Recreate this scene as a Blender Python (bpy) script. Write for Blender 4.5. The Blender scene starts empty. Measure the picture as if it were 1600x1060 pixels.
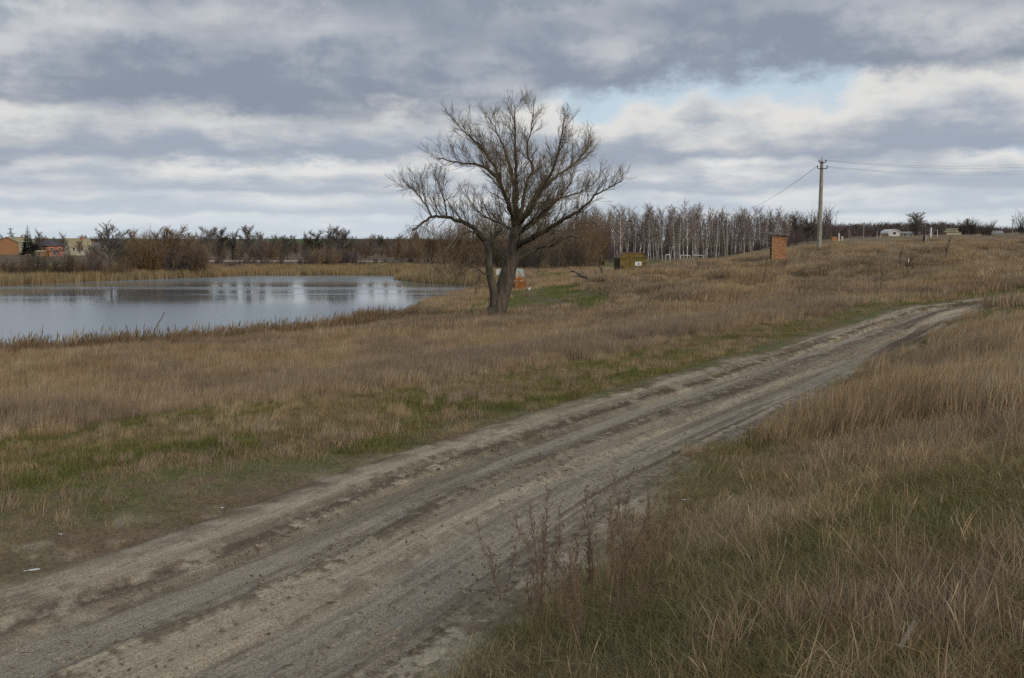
import bpy, math, random
import numpy as np
from mathutils import Vector, Matrix

# ------------------------------------------------------------------ camera, world, sun, exposure
scene = bpy.context.scene
COL = scene.collection
ZC = 6.2                       # camera height above the pond
F, CX, CY = 1500.0, 800.0, 530.0
TH = math.atan(152 / 1500)     # camera tilted slightly down
SN, CS = math.sin(TH), math.cos(TH)

cam_d = bpy.data.cameras.new('camera')
cam = bpy.data.objects.new('camera', cam_d)
COL.objects.link(cam)
cam_d.sensor_width = 36
cam_d.lens = 36 * F / 1600
cam_d.clip_start = 0.1
cam_d.clip_end = 20000
cam.location = (0, 0, ZC)
cam.rotation_euler = (math.pi / 2 - TH, 0, 0)
scene.camera = cam

scene.view_settings.view_transform = 'Standard'
scene.view_settings.look = 'None'
scene.view_settings.exposure = 0.0
scene.view_settings.gamma = 1.0
scene.view_settings.use_curve_mapping = False
scene.cycles.use_denoising = False
scene.cycles.max_bounces = 4
scene.cycles.diffuse_bounces = 2
scene.cycles.glossy_bounces = 2
scene.cycles.caustics_reflective = False
scene.cycles.caustics_refractive = False
scene.cycles.transparent_max_bounces = 8
scene.render.film_transparent = False

SUN_AZ, SUN_EL = math.radians(140), math.radians(24)

world = bpy.data.worlds.new('World')
scene.world = world
world.use_nodes = True


class NT:
    """small helper to write node trees"""
    def __init__(self, tree):
        self.t = tree
        tree.nodes.clear()

    def n(self, typ, **kw):
        nd = self.t.nodes.new(typ)
        for k, v in kw.items():
            if k == 'inputs':
                for kk, vv in v.items():
                    self.set(nd, kk, vv)
            else:
                setattr(nd, k, v)
        return nd

    def set(self, nd, key, v):
        s = nd.inputs[key]
        if isinstance(v, bpy.types.NodeSocket):
            self.t.links.new(v, s)
        else:
            s.default_value = v

    def math(self, op, a, b=None, c=None, clamp=False):
        nd = self.t.nodes.new('ShaderNodeMath')
        nd.operation = op
        nd.use_clamp = clamp
        for i, v in enumerate((a, b, c)):
            if v is not None:
                self.set(nd, i, v)
        return nd.outputs[0]

    def ramp(self, v, a, b, lo=0.0, hi=1.0, smooth=True):
        nd = self.t.nodes.new('ShaderNodeMapRange')
        nd.interpolation_type = 'SMOOTHSTEP' if smooth else 'LINEAR'
        for k, x in (('Value', v), ('From Min', a), ('From Max', b), ('To Min', lo), ('To Max', hi)):
            self.set(nd, k, x)
        return nd.outputs['Result']

    def mix(self, f, a, b, mode='MIX'):
        nd = self.t.nodes.new('ShaderNodeMix')
        nd.data_type = 'RGBA'
        nd.blend_type = mode
        self.set(nd, 0, f)
        self.set(nd, 6, a)
        self.set(nd, 7, b)
        return nd.outputs[2]

    def noise(self, vec, scale, detail=4, rough=0.5, dist=0.0, lac=2.0):
        nd = self.t.nodes.new('ShaderNodeTexNoise')
        if vec is not None:
            self.set(nd, 'Vector', vec)
        self.set(nd, 'Scale', scale)
        self.set(nd, 'Detail', detail)
        self.set(nd, 'Roughness', rough)
        self.set(nd, 'Distortion', dist)
        self.set(nd, 'Lacunarity', lac)
        return nd.outputs['Fac']

    def link(self, a, b):
        self.t.links.new(a, b)


def rgba(c):
    return (c[0], c[1], c[2], 1.0)


def build_world():
    """Nishita sky behind rows of stratocumulus: each row has a flat grey base and a sunlit billowing upper side"""
    g = NT(world.node_tree)
    tc = g.n('ShaderNodeTexCoord')
    sep = g.n('ShaderNodeSeparateXYZ')
    g.link(tc.outputs['Generated'], sep.inputs[0])
    z = g.math('MAXIMUM', sep.outputs[2], 0.0)
    az = g.math('ARCTAN2', sep.outputs[0], sep.outputs[1])
    lz = g.math('LOGARITHM', g.math('ADD', z, 0.05), 2.718)
    Q = g.n('ShaderNodeCombineXYZ', inputs={0: g.math('MULTIPLY', az, 15.0), 1: g.math('MULTIPLY', lz, 5.4), 2: SKYZ})
    puff = g.math('SUBTRACT', g.noise(Q.outputs[0], 1.0, 8, 0.62), 0.5)
    Q2 = g.n('ShaderNodeCombineXYZ', inputs={0: g.math('MULTIPLY', az, 5.6), 1: g.math('MULTIPLY', lz, 4.0), 2: SKYZ + 9.0})
    soft = g.math('SUBTRACT', g.noise(Q2.outputs[0], 1.0, 4, 0.5), 0.5)
    sky = g.n('ShaderNodeTexSky', sky_type='NISHITA', sun_disc=False)
    sky.sun_elevation = SUN_EL
    sky.sun_rotation = SUN_AZ
    sky.air_density = 1.0
    sky.dust_density = 1.5
    out = g.mix(1.0, sky.outputs[0], (0.10, 0.10, 0.10, 1), 'MULTIPLY')
    out = g.mix(0.75, out, (0.61, 0.72, 0.82, 1))            # thin high veil

    # far to near: base height (sine of elevation), depth, waviness, base colour, lit colour, opacity, along-row frequency
    rows = [
        (0.006, 0.030, 0.010, (0.56, 0.61, 0.67), (0.78, 0.79, 0.79), 0.80, 7.0, 0.0),
        (0.024, 0.042, 0.016, (0.46, 0.52, 0.59), (0.77, 0.77, 0.765), 0.92, 5.0, 0.0),
        (0.046, 0.046, 0.018, (0.40, 0.455, 0.53), (0.78, 0.77, 0.755), 0.94, 4.2, 0.0),
        (0.074, 0.074, 0.026, (0.33, 0.38, 0.46), (0.76, 0.745, 0.72), 0.94, 3.4, 0.006),
        (0.114, 0.150, 0.040, (0.245, 0.29, 0.365), (0.66, 0.67, 0.685), 0.97, 2.2, 0.040),
        (0.196, 0.420, 0.060, (0.255, 0.30, 0.37), (0.63, 0.64, 0.66), 0.95, 1.6, 0.020),
    ]
    for i, (b, dep, wav, dark, lit, op, fr, rise) in enumerate(rows):
        u = g.n('ShaderNodeCombineXYZ', inputs={0: g.math('MULTIPLY', az, fr), 1: 3.7 * i + SKYX, 2: SKYY})
        n1 = g.noise(u.outputs[0], 1.6, 3, 0.5)                      # height of the row along the sky
        u2 = g.n('ShaderNodeCombineXYZ', inputs={0: g.math('MULTIPLY', az, fr * 2.6), 1: 1.3 * i - 4 + SKYX, 2: SKYY})
        n2 = g.math('SUBTRACT', g.noise(u2.outputs[0], 1.0, 3, 0.55), 0.5)
        base = g.math('MULTIPLY_ADD', n2, wav * 1.35, b)
        if rise:
            base = g.math('ADD', base, g.math('MULTIPLY', g.ramp(az, -0.06, 0.16), rise))
        hgt = g.math('MULTIPLY', g.ramp(n1, 0.28, 0.66, 0.62, 1.3), dep)
        t = g.math('DIVIDE', g.math('SUBTRACT', z, base), hgt)
        tt = g.math('MULTIPLY_ADD', puff, 1.25, t)
        a = g.math('MULTIPLY', g.ramp(g.math('MULTIPLY_ADD', puff, 0.5, t), -0.05, 0.14), g.ramp(tt, 1.26, 0.80))
        sh = g.ramp(g.math('ADD', g.math('MULTIPLY_ADD', puff, 1.3, t), g.math('MULTIPLY', soft, 1.6)), 0.10, 0.95)
        col = g.mix(sh, rgba(dark), rgba(lit))
        out = g.mix(g.math('MULTIPLY', a, op), out, col)
    # distant haze low over the horizon
    hz_ = g.ramp(z, 0.0, 0.07, 0.45, 0.0, smooth=False)
    out = g.mix(hz_, out, (0.64, 0.71, 0.775, 1))
    bg = g.n('ShaderNodeBackground', inputs={'Color': out, 'Strength': SKY_GAIN})
    o = g.n('ShaderNodeOutputWorld')
    g.link(bg.outputs[0], o.inputs[0])


SKYX, SKYY, SKYZ, SKY_GAIN = 15.9, 8.7, 23.1, 1.0
build_world()
world.cycles.sampling_method = 'NONE'

sun_d = bpy.data.lights.new('sun', 'SUN')
sun_d.energy = 1.5
sun_d.angle = math.radians(12)
sun_d.color = (1.0, 0.93, 0.82)
sun = bpy.data.objects.new('sun', sun_d)
COL.objects.link(sun)
sv = Vector((math.sin(SUN_AZ) * math.cos(SUN_EL), math.cos(SUN_AZ) * math.cos(SUN_EL), math.sin(SUN_EL)))
sun.rotation_euler = (-sv).to_track_quat('-Z', 'Y').to_euler()
sun.location = (0, 0, 60)

# ------------------------------------------------------------------ helpers
def at(px, py, d):
    """world point seen at a photo position (1600 x 1060) when it stands d metres ahead"""
    yu = (CY - py) / F
    t = d / (CS + yu * SN)
    return Vector(((px - CX) / F * t, d, ZC + t * (-SN + yu * CS)))


def hash2(ix, iy, seed):
    h = (ix.astype(np.int64) * 374761393 + iy.astype(np.int64) * 668265263 + seed * 974711) & 0xFFFFFFFF
    h = ((h ^ (h >> 13)) * 1274126177) & 0xFFFFFFFF
    h = h ^ (h >> 16)
    return (h & 0xFFFFFF) / float(0xFFFFFF)


def vnoise(x, y, seed=0):
    x = np.asarray(x, float)
    y = np.asarray(y, float)
    ix, iy = np.floor(x), np.floor(y)
    fx, fy = x - ix, y - iy
    fx = fx * fx * fx * (fx * (fx * 6 - 15) + 10)
    fy = fy * fy * fy * (fy * (fy * 6 - 15) + 10)
    a, b = hash2(ix, iy, seed), hash2(ix + 1, iy, seed)
    c, d = hash2(ix, iy + 1, seed), hash2(ix + 1, iy + 1, seed)
    return (a + (b - a) * fx) * (1 - fy) + (c + (d - c) * fx) * fy


def fbm(x, y, oct=4, seed=0, gain=0.5):
    x = np.asarray(x, float)
    y = np.asarray(y, float)
    s, a, t = np.zeros(np.broadcast(x, y).shape), 1.0, 0.0
    for k in range(oct):
        # rotate every octave so that no lattice direction shows
        c, sn = math.cos(0.7 * k + 0.4), math.sin(0.7 * k + 0.4)
        s += a * vnoise((x * c - y * sn) * 2 ** k + 17.3 * k, (x * sn + y * c) * 2 ** k - 9.1 * k, seed + k)
        t += a
        a *= gain
    return s / t


def sstep(a, b, x):
    t = np.clip((np.asarray(x, float) - a) / (b - a), 0, 1)
    return t * t * (3 - 2 * t)


def lerp(a, b, t):
    return a + (b - a) * t


def mesh_np(name, verts, quads=None, tris=None, smooth=False):
    me = bpy.data.meshes.new(name)
    verts = np.asarray(verts, np.float32)
    me.vertices.add(len(verts))
    me.vertices.foreach_set('co', verts.ravel())
    nq = 0 if quads is None else len(quads)
    nt = 0 if tris is None else len(tris)
    loops = []
    if nq:
        loops.append(np.asarray(quads, np.int32).ravel())
    if nt:
        loops.append(np.asarray(tris, np.int32).ravel())
    lv = np.concatenate(loops)
    me.loops.add(len(lv))
    me.loops.foreach_set('vertex_index', lv)
    starts = np.concatenate([np.arange(nq) * 4, nq * 4 + np.arange(nt) * 3]).astype(np.int32)
    me.polygons.add(nq + nt)
    me.polygons.foreach_set('loop_start', starts)
    if smooth:
        me.polygons.foreach_set('use_smooth', np.ones(nq + nt, bool))
    me.update(calc_edges=True)
    me.validate()
    return me


def grid_quads(nr, nc):
    i = np.arange(nr - 1)[:, None] * nc + np.arange(nc - 1)[None, :]
    return np.stack([i, i + 1, i + 1 + nc, i + nc], -1).reshape(-1, 4)


def set_col(me, name, rgb):
    a = me.attributes.new(name, 'FLOAT_COLOR', 'POINT')
    c = np.ones((len(me.vertices), 4), np.float32)
    c[:, :3] = rgb
    a.data.foreach_set('color', c.ravel())


def link(name, me, mat=None, parent=None):
    o = bpy.data.objects.new(name, me)
    COL.objects.link(o)
    if mat is not None and me is not None and not me.materials:
        me.materials.append(mat)
    if parent is not None:
        o.parent = parent
    return o


def tag(o, label, cat=None, group=None, kind=None):
    if label:
        o['label'] = label
    if cat:
        o['category'] = cat
    if group:
        o['group'] = group
    if kind:
        o['kind'] = kind
    return o


def empty(name, loc, label, cat, group=None, rz=0.0, scale=1.0):
    o = bpy.data.objects.new(name, None)
    o.empty_display_size = 0.2
    COL.objects.link(o)
    o.location = loc
    o.rotation_euler = (0, 0, rz)
    o.scale = (scale, scale, scale)
    return tag(o, label, cat, group)


def copy_tree(src, parent=None):
    c = src.copy()
    COL.objects.link(c)
    c.parent = parent
    for ch in list(src.children):
        copy_tree(ch, c)
    return c


class MB:
    """collects boxes, prisms and tubes into one mesh"""
    def __init__(self):
        self.v, self.f = [], []

    def add(self, vs, fs):
        o = len(self.v)
        self.v += [tuple(p) for p in vs]
        self.f += [tuple(i + o for i in f) for f in fs]

    def box(self, x0, x1, y0, y1, z0, z1, m=None):
        vs = [(x0, y0, z0), (x1, y0, z0), (x1, y1, z0), (x0, y1, z0), (x0, y0, z1), (x1, y0, z1), (x1, y1, z1), (x0, y1, z1)]
        if m is not None:
            vs = [m @ Vector(p) for p in vs]
        self.add(vs, [(0, 3, 2, 1), (4, 5, 6, 7), (0, 1, 5, 4), (1, 2, 6, 5), (2, 3, 7, 6), (3, 0, 4, 7)])

    def prism(self, poly, y0, y1):
        """poly in the xz plane, run from y0 to y1"""
        n = len(poly)
        vs = [(p[0], y0, p[1]) for p in poly] + [(p[0], y1, p[1]) for p in poly]
        fs = [tuple(range(n)), tuple(range(2 * n - 1, n - 1, -1))]
        fs += [(i, i + n, (i + 1) % n + n, (i + 1) % n) for i in range(n)]
        self.add(vs, fs)

    def tube(self, pts, rads, sides=5, cap=True):
        pts = [Vector(p) for p in pts]
        n = len(pts)
        ref = Vector((0.31, 0.83, 0.47))
        o = len(self.v)
        for i, p in enumerate(pts):
            t = (pts[min(i + 1, n - 1)] - pts[max(i - 1, 0)])
            if t.length < 1e-9:
                t = Vector((0, 0, 1))
            t.normalize()
            a = ref - t * ref.dot(t)
            if a.length < 0.05:
                a = Vector((1, 0, 0)) - t * t.x
            a.normalize()
            b = t.cross(a)
            r = rads[i]
            for k in range(sides):
                an = 2 * math.pi * k / sides
                q = p + a * (math.cos(an) * r) + b * (math.sin(an) * r)
                self.v.append((q.x, q.y, q.z))
        for i in range(n - 1):
            for k in range(sides):
                k2 = (k + 1) % sides
                self.f.append((o + i * sides + k, o + i * sides + k2, o + (i + 1) * sides + k2, o + (i + 1) * sides + k))
        if cap:
            self.f.append(tuple(o + k for k in range(sides - 1, -1, -1)))
            self.f.append(tuple(o + (n - 1) * sides + k for k in range(sides)))

    def mesh(self, name, smooth=False):
        me = bpy.data.meshes.new(name)
        me.from_pydata(self.v, [], self.f)
        if smooth:
            me.polygons.foreach_set('use_smooth', np.ones(len(me.polygons), bool))
        me.update()
        return me

    def build(self, name, mat, parent=None, smooth=False):
        return link(name, self.mesh(name, smooth), mat, parent)


# ------------------------------------------------------------------ materials
MAT = {}


def simple(name, col, rough=0.85, var=0.25, scale=6.0, bump=0.0, col2=None, metal=0.0, spec=0.3, obj_var=0.0, zs=1.0):
    m = bpy.data.materials.new(name)
    m.use_nodes = True
    g = NT(m.node_tree)
    tc = g.n('ShaderNodeTexCoord')
    mp = g.n('ShaderNodeMapping')
    mp.inputs['Scale'].default_value = (1, 1, zs)
    g.link(tc.outputs['Object'], mp.inputs[0])
    nz = g.noise(mp.outputs[0], scale, 5, 0.6)
    c2 = col2 if col2 else tuple(c * (1 - var) for c in col)
    c = g.mix(g.ramp(nz, 0.35, 0.65), rgba(col), rgba(c2))
    if obj_var:
        oi = g.n('ShaderNodeObjectInfo')
        f = g.ramp(oi.outputs['Random'], 0, 1, 1 - obj_var, 1 + obj_var, False)
        c = g.mix(1.0, c, g.n('ShaderNodeCombineXYZ', inputs={0: f, 1: f, 2: f}).outputs[0], 'MULTIPLY')
    b = g.n('ShaderNodeBsdfPrincipled', inputs={'Base Color': c, 'Roughness': rough, 'Metallic': metal, 'Specular IOR Level': spec})
    if bump:
        bn = g.n('ShaderNodeBump', inputs={'Strength': 1.0, 'Distance': bump, 'Height': g.noise(mp.outputs[0], scale * 4, 6, 0.65)})
        g.link(bn.outputs[0], b.inputs['Normal'])
    o = g.n('ShaderNodeOutputMaterial')
    g.link(b.outputs[0], o.inputs[0])
    MAT[name] = m
    return m


def ground_mat(name, fine, bump):
    """colour from the surface attribute 'soil', broken up by fine grain"""
    m = bpy.data.materials.new(name)
    m.use_nodes = True
    g = NT(m.node_tree)
    tc = g.n('ShaderNodeTexCoord')
    a = g.n('ShaderNodeAttribute', attribute_name='soil')
    n1 = g.noise(tc.outputs['Object'], fine, 6, 0.7)
    n2 = g.noise(tc.outputs['Object'], fine * 0.17, 5, 0.6)
    f = g.math('MULTIPLY', g.ramp(n1, 0.35, 0.65, 0.66, 1.32, False), g.ramp(n2, 0.3, 0.7, 0.85, 1.15, False))
    c = g.mix(1.0, a.outputs['Color'], g.n('ShaderNodeCombineXYZ', inputs={0: f, 1: f, 2: f}).outputs[0], 'MULTIPLY')
    b = g.n('ShaderNodeBsdfPrincipled', inputs={'Base Color': c, 'Roughness': 0.95, 'Specular IOR Level': 0.12})
    bn = g.n('ShaderNodeBump', inputs={'Strength': 1.0, 'Distance': bump, 'Height': g.math('ADD', n1, g.math('MULTIPLY', n2, 1.5))})
    g.link(bn.outputs[0], b.inputs['Normal'])
    o = g.n('ShaderNodeOutputMaterial')
    g.link(b.outputs[0], o.inputs[0])
    MAT[name] = m
    return m


ground_mat('earth', 16.0, 0.03)


def road_mat():
    m = bpy.data.materials.new('road_dirt')
    m.use_nodes = True
    g = NT(m.node_tree)
    tc = g.n('ShaderNodeTexCoord')
    a = g.n('ShaderNodeAttribute', attribute_name='soil')
    ln = g.n('ShaderNodeAttribute', attribute_name='lane')
    mp = g.n('ShaderNodeMapping')
    mp.inputs['Scale'].default_value = (1.0, 0.07, 1)
    g.link(ln.outputs['Vector'], mp.inputs[0])
    st = g.noise(mp.outputs[0], 22.0, 5, 0.6)                       # fine drag marks along the ruts
    gr = g.noise(tc.outputs['Object'], 38.0, 5, 0.7)                # grain
    cr = g.noise(tc.outputs['Object'], 95.0, 3, 0.6)                # crumbs
    f = g.math('MULTIPLY', g.ramp(st, 0.30, 0.70, 0.80, 1.18, False), g.ramp(gr, 0.36, 0.64, 0.66, 1.30, False))
    f = g.math('MULTIPLY', f, g.ramp(cr, 0.55, 0.66, 1.0, 0.58))
    c = g.mix(1.0, a.outputs['Color'], g.n('ShaderNodeCombineXYZ', inputs={0: f, 1: f, 2: f}).outputs[0], 'MULTIPLY')
    b = g.n('ShaderNodeBsdfPrincipled', inputs={'Base Color': c, 'Roughness': 0.95, 'Specular IOR Level': 0.12})
    hgt = g.math('ADD', g.math('MULTIPLY', st, 1.4), g.math('ADD', gr, g.math('MULTIPLY', cr, 0.5)))
    bn = g.n('ShaderNodeBump', inputs={'Strength': 1.0, 'Distance': 0.022, 'Height': hgt})
    g.link(bn.outputs[0], b.inputs['Normal'])
    o = g.n('ShaderNodeOutputMaterial')
    g.link(b.outputs[0], o.inputs[0])
    MAT['road_dirt'] = m


road_mat()


# ------------------------------------------------------------------ shape of the land
ROAD = np.array([(-22, -26), (-14, -12.5), (-7.6, 0), (-2.45, 9.1), (0.1, 14.1), (3.0, 18.9), (7.5, 25.8), (13.7, 35.4),
                 (22.4, 48.0), (33, 56.5), (50, 63), (76, 67), (120, 70)], float)


def catmull(P, step):
    P = np.asarray(P, float)
    Q = np.vstack([2 * P[0] - P[1], P, 2 * P[-1] - P[-2]])
    out = []
    for i in range(1, len(Q) - 2):
        n = max(2, int(np.linalg.norm(Q[i + 1] - Q[i]) / step))
        t = np.linspace(0, 1, n, endpoint=False)[:, None]
        p0, p1, p2, p3 = Q[i - 1], Q[i], Q[i + 1], Q[i + 2]
        out.append(0.5 * (2 * p1 + (p2 - p0) * t + (2 * p0 - 5 * p1 + 4 * p2 - p3) * t ** 2 + (3 * p1 - p0 - 3 * p2 + p3) * t ** 3))
    out.append(P[-1:])
    return np.vstack(out)


RC = catmull(ROAD, 0.25)
RT = np.gradient(RC, axis=0)
RT /= np.linalg.norm(RT, axis=1)[:, None]
RS = np.concatenate([[0], np.cumsum(np.linalg.norm(np.diff(RC, axis=0), axis=1))])
S0 = RS[np.argmin(np.hypot(RC[:, 0] + 2.45, RC[:, 1] - 9.1))]      # arc length where the road enters the picture


def road_coords(x, y):
    """(signed distance to the right of the centre line, arc length from the frame's left edge)"""
    x, y = np.asarray(x, float).ravel(), np.asarray(y, float).ravel()
    best_d = np.full(x.shape, 1e9)
    idx = np.zeros(x.shape, int)
    for i in range(0, len(RC), 4):
        d = (x - RC[i, 0]) ** 2 + (y - RC[i, 1]) ** 2
        m = d < best_d
        best_d[m] = d[m]
        idx[m] = i
    vx, vy = x - RC[idx, 0], y - RC[idx, 1]
    t = vx * RT[idx, 0] + vy * RT[idx, 1]
    s = vx * RT[idx, 1] - vy * RT[idx, 0]
    far = np.hypot(vx, vy)
    s = np.sign(s) * np.where(np.abs(t) > 2, far, np.abs(s))
    return s, RS[idx] + t - S0


LAKE = np.array([(-75, 20), (-46, 33), (-33.5, 43), (-27, 48.3), (-20.4, 54), (-14.3, 61), (-11.4, 65.6), (-10.3, 73), (-9.2, 90), (-7.8, 107),
                 (-5.2, 122), (-3.6, 133), (-6.5, 139), (-11, 144), (-14.8, 150), (-18, 158), (-19, 170), (-17, 177), (-34, 178.5),
                 (-50, 178), (-53.5, 170), (-58, 164), (-66, 152), (-74, 137), (-92, 124), (-125, 108), (-190, 70), (-170, 10)], float)


def lake_sd(x, y):
    """signed distance to the shoreline, negative over the water"""
    x, y = np.asarray(x, float).ravel(), np.asarray(y, float).ravel()
    P, Q = LAKE, np.roll(LAKE, -1, 0)
    best = np.full(x.shape, 1e12)
    ins = np.zeros(x.shape, bool)
    for (ax, ay), (bx, by) in zip(P, Q):
        ex, ey = bx - ax, by - ay
        t = np.clip(((x - ax) * ex + (y - ay) * ey) / (ex * ex + ey * ey), 0, 1)
        best = np.minimum(best, (x - ax - t * ex) ** 2 + (y - ay - t * ey) ** 2)
        c = (ay > y) != (by > y)
        with np.errstate(divide='ignore', invalid='ignore'):
            xi = ax + (y - ay) / (by - ay) * ex if by != ay else np.full(x.shape, 1e12)
        ins ^= c & (x < xi)
    d = np.sqrt(best)
    return np.where(ins, -d, d)


CTRL = [  # x, y, height above the pond
    (-10, 20, 2.05), (-16, 30, 1.4), (-24, 40, 0.75), (-19, 45, 0.8), (-12, 50, 1.05), (-6, 30, 1.85), (-5, 45, 1.5), (-4, 57, 1.4),
    (-2.2, 63, 1.45), (-8, 60, 0.95), (-30, 30, 0.9), (-40, 20, 1.0), (-25, 10, 2.2), (-45, 0, 2.2), (-10, 13, 2.5), (-12, 24, 1.75), (-20, 20, 1.7),
    (3.5, 75, 1.3), (-1, 106, 0.80), (-3, 90, 0.72), (3, 95, 0.85), (1.5, 100, 0.8), (7.5, 140, 1.8), (9, 172, 1.3), (2, 120, 1.1), (-8, 175, 1.0), (30, 270, 0.55), (20, 300, 0.4), (26, 235, 0.6), (44, 235, 0.8), (60, 270, 0.7), (80, 300, 0.8),
    (-3, 150, 0.8), (14, 128, 2.4), (17.5, 128, 2.4), (10.5, 95, 3.35), (13.5, 98, 3.3), (22, 110, 3.5), (30, 150, 2.6), (30, 200, 1.2), (6.5, 74, 1.8), (12, 60, 2.5), (6.4, 48, 2.25), (7, 84, 1.9), (16, 80, 3.2),
    (17.4, 65, 3.05), (26.6, 96, 4.95), (22, 88, 3.9), (33.7, 105, 6.0), (26, 65, 3.5), (36, 90, 4.75), (51, 110, 5.0), (58, 106, 6.0), (66, 104, 6.3), (52, 95, 5.0), (45, 80, 4.5), (60, 80, 4.7),
    (42, 125, 5.5), (46, 150, 5.5), (60, 200, 6.1), (75, 170, 6.0), (110, 250, 7.4), (90, 260, 7.0), (150, 300, 8.0), (70, 250, 5.4), (52, 200, 4.6), (110, 120, 6.6), (90, 90, 5.8),
    (0.0, 0.2, 4.45), (2, 5, 3.82), (4, 9, 3.62), (6, 13, 3.5), (9, 18, 3.42), (13, 25, 3.35), (17, 32, 3.3), (22, 40, 3.2), (26, 46, 3.15), (8, 6, 4.05), (14, 12, 4.05), (20, 22, 3.85),
    (28, 34, 3.65), (36, 46, 3.6), (5, 0, 4.7), (-2.6, -2, 3.7), (20, 0, 5.0), (0, -12, 4.8), (40, 10, 5.2), (60, 40, 4.6), (30, -20, 5.4),
    (-50, 182, 0.7), (-30, 182, 0.7), (-14, 182, 0.8), (-72, 152, 0.8), (-92, 132, 0.8), (-60, 205, 1.9), (-30, 205, 1.9), (-10, 205, 1.9), (-90, 190, 1.6), (-110, 160, 1.4), (-140, 200, 1.2),
    (-160, 380, 1.1), (-60, 380, 1.6), (0, 330, 1.2), (100, 400, 4.0), (200, 420, 9.5), (300, 500, 11), (-160, 600, 3.2), (0, 600, 3.0), (-60, 800, 6.3), (-300, 600, 3.0), (-260, 260, 1.4), (-200, 120, 1.4),
]


def _ctrl():
    c = [(a, b, h - (0.55 if (b > 58 and a > 5 and b < 215) else 0.42 if (28 < b < 80 and a < 8 and h > 0.9) else 0.0)) for a, b, h in CTRL]      # tall grass stands on top
    zz = np.interp(RS - S0, [-60, 0, 25, 35, 50, 60, 80, 130], [2.75, 2.6, 2.62, 2.7, 2.92, 3.1, 3.4, 4.2])
    for i in range(0, len(RC), 16):
        c.append((RC[i, 0], RC[i, 1], zz[i]))
        if RS[i] - S0 < 46:
            c.append((RC[i, 0] - RT[i, 1] * 3.4, RC[i, 1] + RT[i, 0] * 3.4, zz[i] + 0.04))
            c.append((RC[i, 0] + RT[i, 1] * 2.0, RC[i, 1] - RT[i, 0] * 2.0, zz[i] + 0.06))
    c = np.array(c, float)
    keep = []
    for i in range(len(c)):                       # drop near duplicates
        if all((c[i, 0] - c[j, 0]) ** 2 + (c[i, 1] - c[j, 1]) ** 2 > 0.6 for j in keep):
            keep.append(i)
    return c[keep]


CT = _ctrl()
_CC = 2.5


def _phi(dx, dy):
    return np.sqrt(dx * dx + dy * dy + _CC * _CC)


def _solve():
    n = len(CT)
    A = np.zeros((n + 3, n + 3))
    A[:n, :n] = _phi(CT[:, None, 0] - CT[None, :, 0], CT[:, None, 1] - CT[None, :, 1]) - 0.02 * np.eye(n)
    A[:n, n] = 1
    A[:n, n + 1:] = CT[:, :2]
    A[n:, :n] = A[:n, n:].T
    b = np.zeros(n + 3)
    b[:n] = CT[:, 2]
    return np.linalg.solve(A, b)


_W = _solve()


MOUNDS = [(10.9, 88, 3.2, .55), (18.7, 80, 4.0, .6), (17.5, 99, 4.5, .6), (28.3, 80, 4.0, .7), (41, 94, 4.5, .6), (51, 99, 5.0, .6), (23, 71, 3.0, .45), (34, 70, 4.0, .5), (14, 69, 3.0, .4),
          (14.5, 84, 2.6, -.55), (23.5, 78, 3.0, -.5), (22.5, 90, 3.0, -.5), (34, 82, 3.5, -.6), (46, 90, 3.5, -.5), (28, 72, 2.8, -.4), (40, 104, 4, -.4)]


def H(x, y, detail=True):
    """height of the ground"""
    shp = np.shape(x)
    x, y = np.asarray(x, float).ravel(), np.asarray(y, float).ravel()
    r = np.hypot(x, y)
    k = np.minimum(1.0, 480.0 / np.maximum(r, 1e-6))        # beyond the mapped land the last height goes on
    xs, ys = x * k, y * k
    z = np.full(x.shape, _W[-3]) + _W[-2] * xs + _W[-1] * ys
    for i in range(len(CT)):
        z += _W[i] * _phi(xs - CT[i, 0], ys - CT[i, 1])
    z += sstep(380, 900, r) * np.clip((r - 380) / 520, 0, 1.6) * 5.0 * sstep(0.5, -0.2, x / np.maximum(r, 1))
    s, u = road_coords(x, y)
    if detail:
        off = sstep(1.8, 6, np.abs(s))
        swell = (fbm(x / 7.0, y / 9.0, 3, 5) - 0.5)
        z += off * swell * lerp(0.28, 1.15, sstep(45, 75, y) * sstep(5, 14, x)) * sstep(3, 9, r)
        z += off * (fbm(x / 1.3, y / 1.3, 3, 11) - 0.5) * 0.14
        z += (fbm(x / 0.35, y / 0.35, 2, 23) - 0.5) * 0.03
        z += sstep(150, 350, r) * (fbm(x / 60, y / 60, 3, 31) - 0.5) * 1.2
        for mx, my, mr, mh in MOUNDS:
            z += 1.5 * mh * np.exp(-(((x - mx) / mr) ** 2 + ((y - my) / (mr * 1.1)) ** 2))
        # the small cut bank of orange earth beside the plateau
        q = np.exp(-((x - 46) / 7.0) ** 2) * (sstep(128, 124, y) * sstep(108, 122, y))
        z -= 0.7 * q
    sd = lake_sd(x, y)
    shore = np.where(sd > 0, 0.04 + 0.13 * sd, np.maximum(0.22 * sd, -1.0))
    w = sstep(0.5, 9, sd)
    z = np.where(sd > 0, lerp(shore, np.maximum(z, 0.3), w), shore)
    return z.reshape(shp)


def hz(x, y):
    return float(H(np.array([x]), np.array([y]))[0])


def on_ground(px, py, d, sink=0.0):
    """ground point below the sight line through (px,py) at distance d"""
    p = at(px, py, d)
    return Vector((p.x, p.y, hz(p.x, p.y) - sink))


def green_width(u):
    return np.interp(u, [-20, 0, 8, 16, 26, 40, 55, 90], [20, 18, 14.0, 11.0, 8.6, 5.6, 4.2, 4.0])


PATH = catmull([(14, 57), (8.6, 67), (6.2, 74), (4.2, 82), (1.5, 92), (1.0, 100)], 0.7)


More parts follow.
